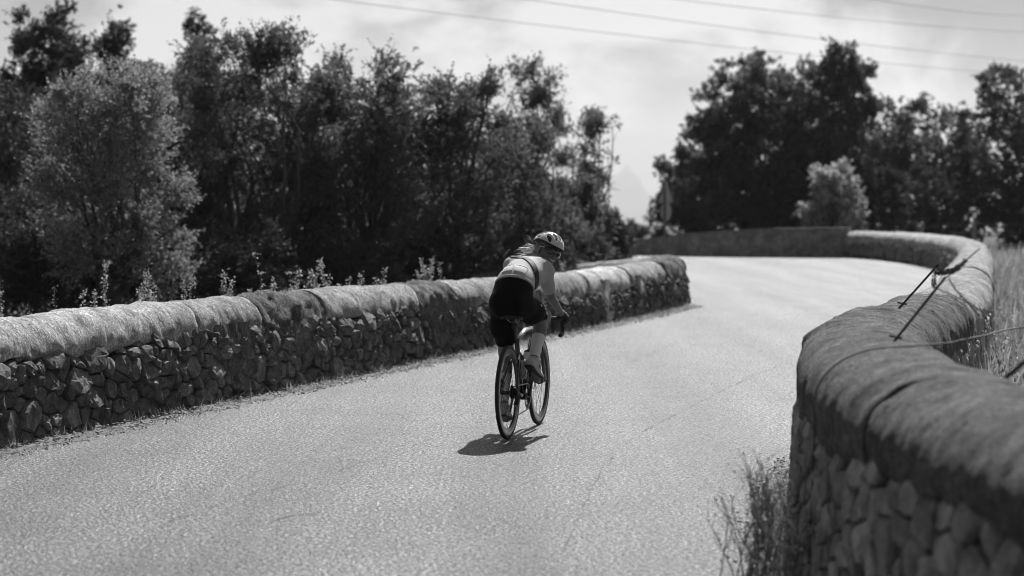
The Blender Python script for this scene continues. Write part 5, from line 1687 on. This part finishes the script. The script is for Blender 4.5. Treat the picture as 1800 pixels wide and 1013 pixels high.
# sleeve cuff and hem seams, pockets low on the back
T.F = np.maximum(np.maximum(base - .004, np.abs(plane_d(X, HEM + V3(.012, 0, .016), (.62, 0, .80))) - .007), -(base + .006)); link('hem_band', T.mesh('hem_band'), M['jersey'], jersey)
for (y0, y1) in ((.012, .092), (-.085, .002)):
    q = plane_d(X, HEM, (.80, 0, .60))
    bx = np.maximum(np.maximum(X[1] - y1, y0 - X[1]), np.maximum(.030 - q, q - .120))
    T.F = np.maximum(np.maximum(base - .006, bx), np.maximum(1.10 - X[2], -(base + .006)))
    link('pocket', T.mesh('pocket'), M['pocket'], jersey)
    T.F = np.maximum(np.maximum(base - .009, np.maximum(np.maximum(X[1] - y1, y0 - X[1]), np.abs(q - .117) - .004)), np.maximum(1.10 - X[2], -(base + .006)))
    link('pocket_edge', T.mesh('pocket_edge'), M['jersey'], jersey)
# light marks on the shorts
Sh = SDF((.10, -.2, .60), (.66, .22, .95), .004); legs_and_pelvis(Sh, .0095); XS = Sh.grid()
Fs = Sh.F
def patch(c, r, name='print_mark'):
    sl, XX = Sh.box(np.array(c) - .05, np.array(c) + .05)
    t = SDF.__new__(SDF); t.h = Sh.h; t.ax = [Sh.ax[i][sl[i]] for i in range(3)]; t.lo = np.array([a[0] for a in t.ax])
    q = np.sqrt(sum(((XX[i] - c[i]) / r[i]) ** 2 for i in range(3))) - 1
    t.F = np.maximum(Fs[sl], q * min(r))
    if (t.F < 0).sum() > 4: link(name, t.mesh(name), M['mark'], shorts)
thigh = lambda t: hipR * (1 - t) + kneR * t
patch(thigh(.42) + V3(-.03, -.072, .035), (.016, .03, .010)); patch(thigh(.78) + V3(-.02, -.060, .005), (.008, .03, .014)); patch(thigh(.72) + V3(-.02, -.064, .005), (.006, .03, .014))
th2 = lambda t: hipL * (1 - t) + kneL * t
for k in range(3): patch(th2(.56 + .07 * k) + V3(-.05, .060, 0), (.014, .020, .006))

# socks, shoes
for an, kn, top_t, key in ((ankL, kneL, .42, 'L'), (ankR, kneR, .46, 'R')):
    S = SDF(np.minimum(an, kn) - .12, np.maximum(an, kn) + .12, .0055); lower(S, .004); X = S.grid()
    S.F = np.maximum(np.maximum(S.F, plane_d(X, kn * (1 - top_t) + an * top_t, kn - an)), plane_d(X, an + (an - kn) * .10, an - kn))
    link('sock', S.mesh('sock'), M['sock'], person)
    heel, ball, toe, f, u = fo[key]
    S = SDF(np.minimum(heel, toe) - .09, np.maximum(heel, toe) + .11, .0055); foot(S, an, 1, .007, R(12) if key == 'L' else R(32), R(3) if key == 'L' else R(-8)); X = S.grid()
    dS = S.F.copy()
    S.F = np.maximum(np.maximum(dS, plane_d(X, an + u * .012, u)), -plane_d(X, heel - u * .026, u))
    sh_ = link('shoe', S.mesh('shoe'), M['shoe'], person)
    T = S.copy(); T.F = np.maximum(np.maximum(dS - .003, plane_d(X, heel - u * .018, u)), -plane_d(X, heel - u * .034, u)); link('sole', T.mesh('sole'), M['sole'], sh_)
    for q in (.25, .55):
        c = an * (1 - q) + ball * q + u * .03
        T = S.copy(); T.F = np.maximum(dS - .004, np.abs(plane_d(X, c, f)) - .009); T.F = np.maximum(T.F, -plane_d(X, an * .5 + ball * .5 - u * .002, u)); link('shoe_strap', T.mesh('shoe_strap'), M['sole'], sh_)
# gloves
for s in (1, -1):
    S = SDF((.80, .183 * s - .08, .72), (1.02, .183 * s + .08, .92), .0038); hand(S, s, .0022)
    X = S.grid(); S.F = np.maximum(S.F, -plane_d(X, wriR if s < 0 else wriL, V3(1, 0, -.25)) + .0)
    link('glove', S.mesh('glove'), M['glove'], person)

# helmet, liner, glasses, straps, hair
cH = headc
lo, hi = cH - .20, cH + .20
S = SDF(lo, hi, .0042)
S.ell(hp(-.015, 0, .040), (.137, .100, .104), HR, 0)
S.ell(hp(-.075, 0, .030), (.075, .070, .080), HR, .04)
X = S.grid()
rimp = plane_d(X, hp(.02, 0, .040), HR @ V3(.12, 0, 1.0)); rear_p = plane_d(X, hp(-.05, 0, -.005), HR @ V3(-.25, 0, 1.0))
bottom = np.maximum(-rimp, -rear_p)
bottom = np.minimum(-rimp, 9)
back = plane_d(X, hp(-.04, 0, 0), HR @ V3(1, 0, 0))
cut = np.where(back > 0, -rimp, -np.minimum(rimp + .25 * -back * 0 + np.clip(-back, 0, .05) * .5, 9))
outer = np.maximum(S.F, cut)
inner = S.copy(); inner.F = S.F + .020
shell = S.copy(); shell.F = np.maximum(outer, -(S.F + .016))
vent = S.copy(); vent.F = np.full(S.F.shape, .5)
for (x, y, z, rx, ry, rz) in ((.075, .0, .135, .045, .014, .05), (.068, .036, .125, .045, .014, .06), (.068, -.036, .125, .045, .014, .06), (.055, .070, .10, .045, .014, .05), (.055, -.070, .10, .045, .014, .05),
                             (-.07, .022, .14, .050, .014, .05), (-.07, -.022, .14, .050, .014, .05), (-.065, .062, .115, .050, .014, .05), (-.065, -.062, .115, .050, .014, .05), (-.075, .095, .075, .040, .04, .010), (-.075, -.095, .075, .040, .04, .010)):
    vent.ell(hp(x, y, z), (rx, ry, rz), HR, 0)
shell.F = np.maximum(shell.F, -vent.F)
hel = link('helmet', shell.mesh('helmet'), M['helmet'], person)
lin = S.copy(); lin.F = np.maximum(np.maximum(S.F + .012, cut + .004), -(S.F + .028)); link('helmet_liner', lin.mesh('helmet_liner'), M['liner'], hel)
rimb = S.copy(); rimb.F = np.maximum(np.maximum(S.F - .0025, -(S.F + .010)), np.abs(cut + .006) - .010); link('helmet_rim', rimb.mesh('helmet_rim'), M['liner'], hel)
# glasses: a wrap lens
S = SDF(lo, hi, .0036); S.ell(hp(.025, 0, -.004), (.087, .083, .075), HR, 0); X = S.grid()
zc = plane_d(X, hp(0, 0, -.002), upv); fw = plane_d(X, hp(.045, 0, 0), fd); yy = plane_d(X, hp(0, 0, 0), lf)
notch = np.maximum(np.abs(yy) - .012, zc + .004)
S.F = np.maximum(np.maximum(np.maximum(S.F, -(S.F + .006)), np.abs(zc) - .024), np.maximum(-fw, -notch))
gl = link('sunglasses', S.mesh('sunglasses'), M['lens'], person)
for s in (1, -1):
    mb = MB(); mb.tube([hp(.050, .080 * s, .008), hp(.02, .082 * s, .006), hp(-.02, .080 * s, .002)], [.003, .0028, .0022], 6); link('temple_arm', mb.mesh('temple_arm', True), M['helmet'], gl)
    mb = MB(); mb.tube([hp(.02, .080 * s, .03), hp(.008, .079 * s, -.03), hp(.02, .058 * s, -.085), hp(.036, .0, -.112)], .003, 5); mb.tube([hp(-.05, .074 * s, .02), hp(-.02, .077 * s, -.02), hp(.008, .077 * s, -.036)], .003, 5)
    link('chin_strap', mb.mesh('chin_strap', True), M['liner'], hel)
# mouth: smiling lips and teeth
mb = MB(); mb.tube([hp(.083, .026, -.052), hp(.0935, .013, -.060), hp(.0965, 0, -.062), hp(.0935, -.013, -.060), hp(.083, -.026, -.052)], [.003, .0055, .006, .0055, .003], 8); link('teeth', mb.mesh('teeth', True), M['teeth'], person)
mb = MB(); mb.tube([hp(.082, .028, -.049), hp(.095, .013, -.053), hp(.098, 0, -.054), hp(.095, -.013, -.053), hp(.082, -.028, -.049)], [.003, .004, .0045, .004, .003], 6)
mb.tube([hp(.082, .027, -.055), hp(.092, .013, -.068), hp(.095, 0, -.070), hp(.092, -.013, -.068), hp(.082, -.027, -.055)], [.003, .0045, .005, .0045, .003], 6); link('lips', mb.mesh('lips', True), M['lip'], person)
# hair: cap under the helmet and a windblown tail
S = SDF(lo, hi, .005); S.ell(hp(-.030, 0, .012), (.090, .079, .082), HR, 0); S.ell(hp(-.085, 0, -.045), (.030, .035, .04), HR, .03); X = S.grid()
S.F = np.maximum(S.F, plane_d(X, hp(.000, 0, 0), fd)); link('hair_cap', S.mesh('hair_cap'), M['hair_dark'], person)
rng = np.random.default_rng(5)
mb = MB()
tail0 = hp(-.100, .0, -.045)
wl_ = w2l((-1, .12, .10))
for k in range(170):
    st = tail0 + rng.normal(size=3) * V3(.014, .014, .02)
    ln = rng.uniform(.05, .16) * (1 if k % 6 else 1.15)
    dv = wl_ + rng.normal(size=3) * V3(.3, .3, .45); dv /= np.linalg.norm(dv)
    cu = rng.normal(size=3) * .35; ph = rng.uniform(0, 6.28)
    pts = []
    fr = rng.uniform(6, 11)
    for t in np.linspace(0, 1, 10):
        p = st + dv * ln * t + V3(0, 0, -.05) * t * t * rng.uniform(.4, 1) + cu * .06 * t * t + rng.normal(size=3) * .001
        p = p + (V3(0, 0, .011) * math.sin(ph + t * fr) + w2l((1, 0, 0)) * .011 * math.cos(ph + t * fr)) * min(1, t * 2)
        pts.append(p)
    mb.tube(pts, list(np.linspace(.0024, .0011, 10)), 3, caps=False)
link('hair_tail', mb.mesh('hair_tail', True), M['hair'], person)
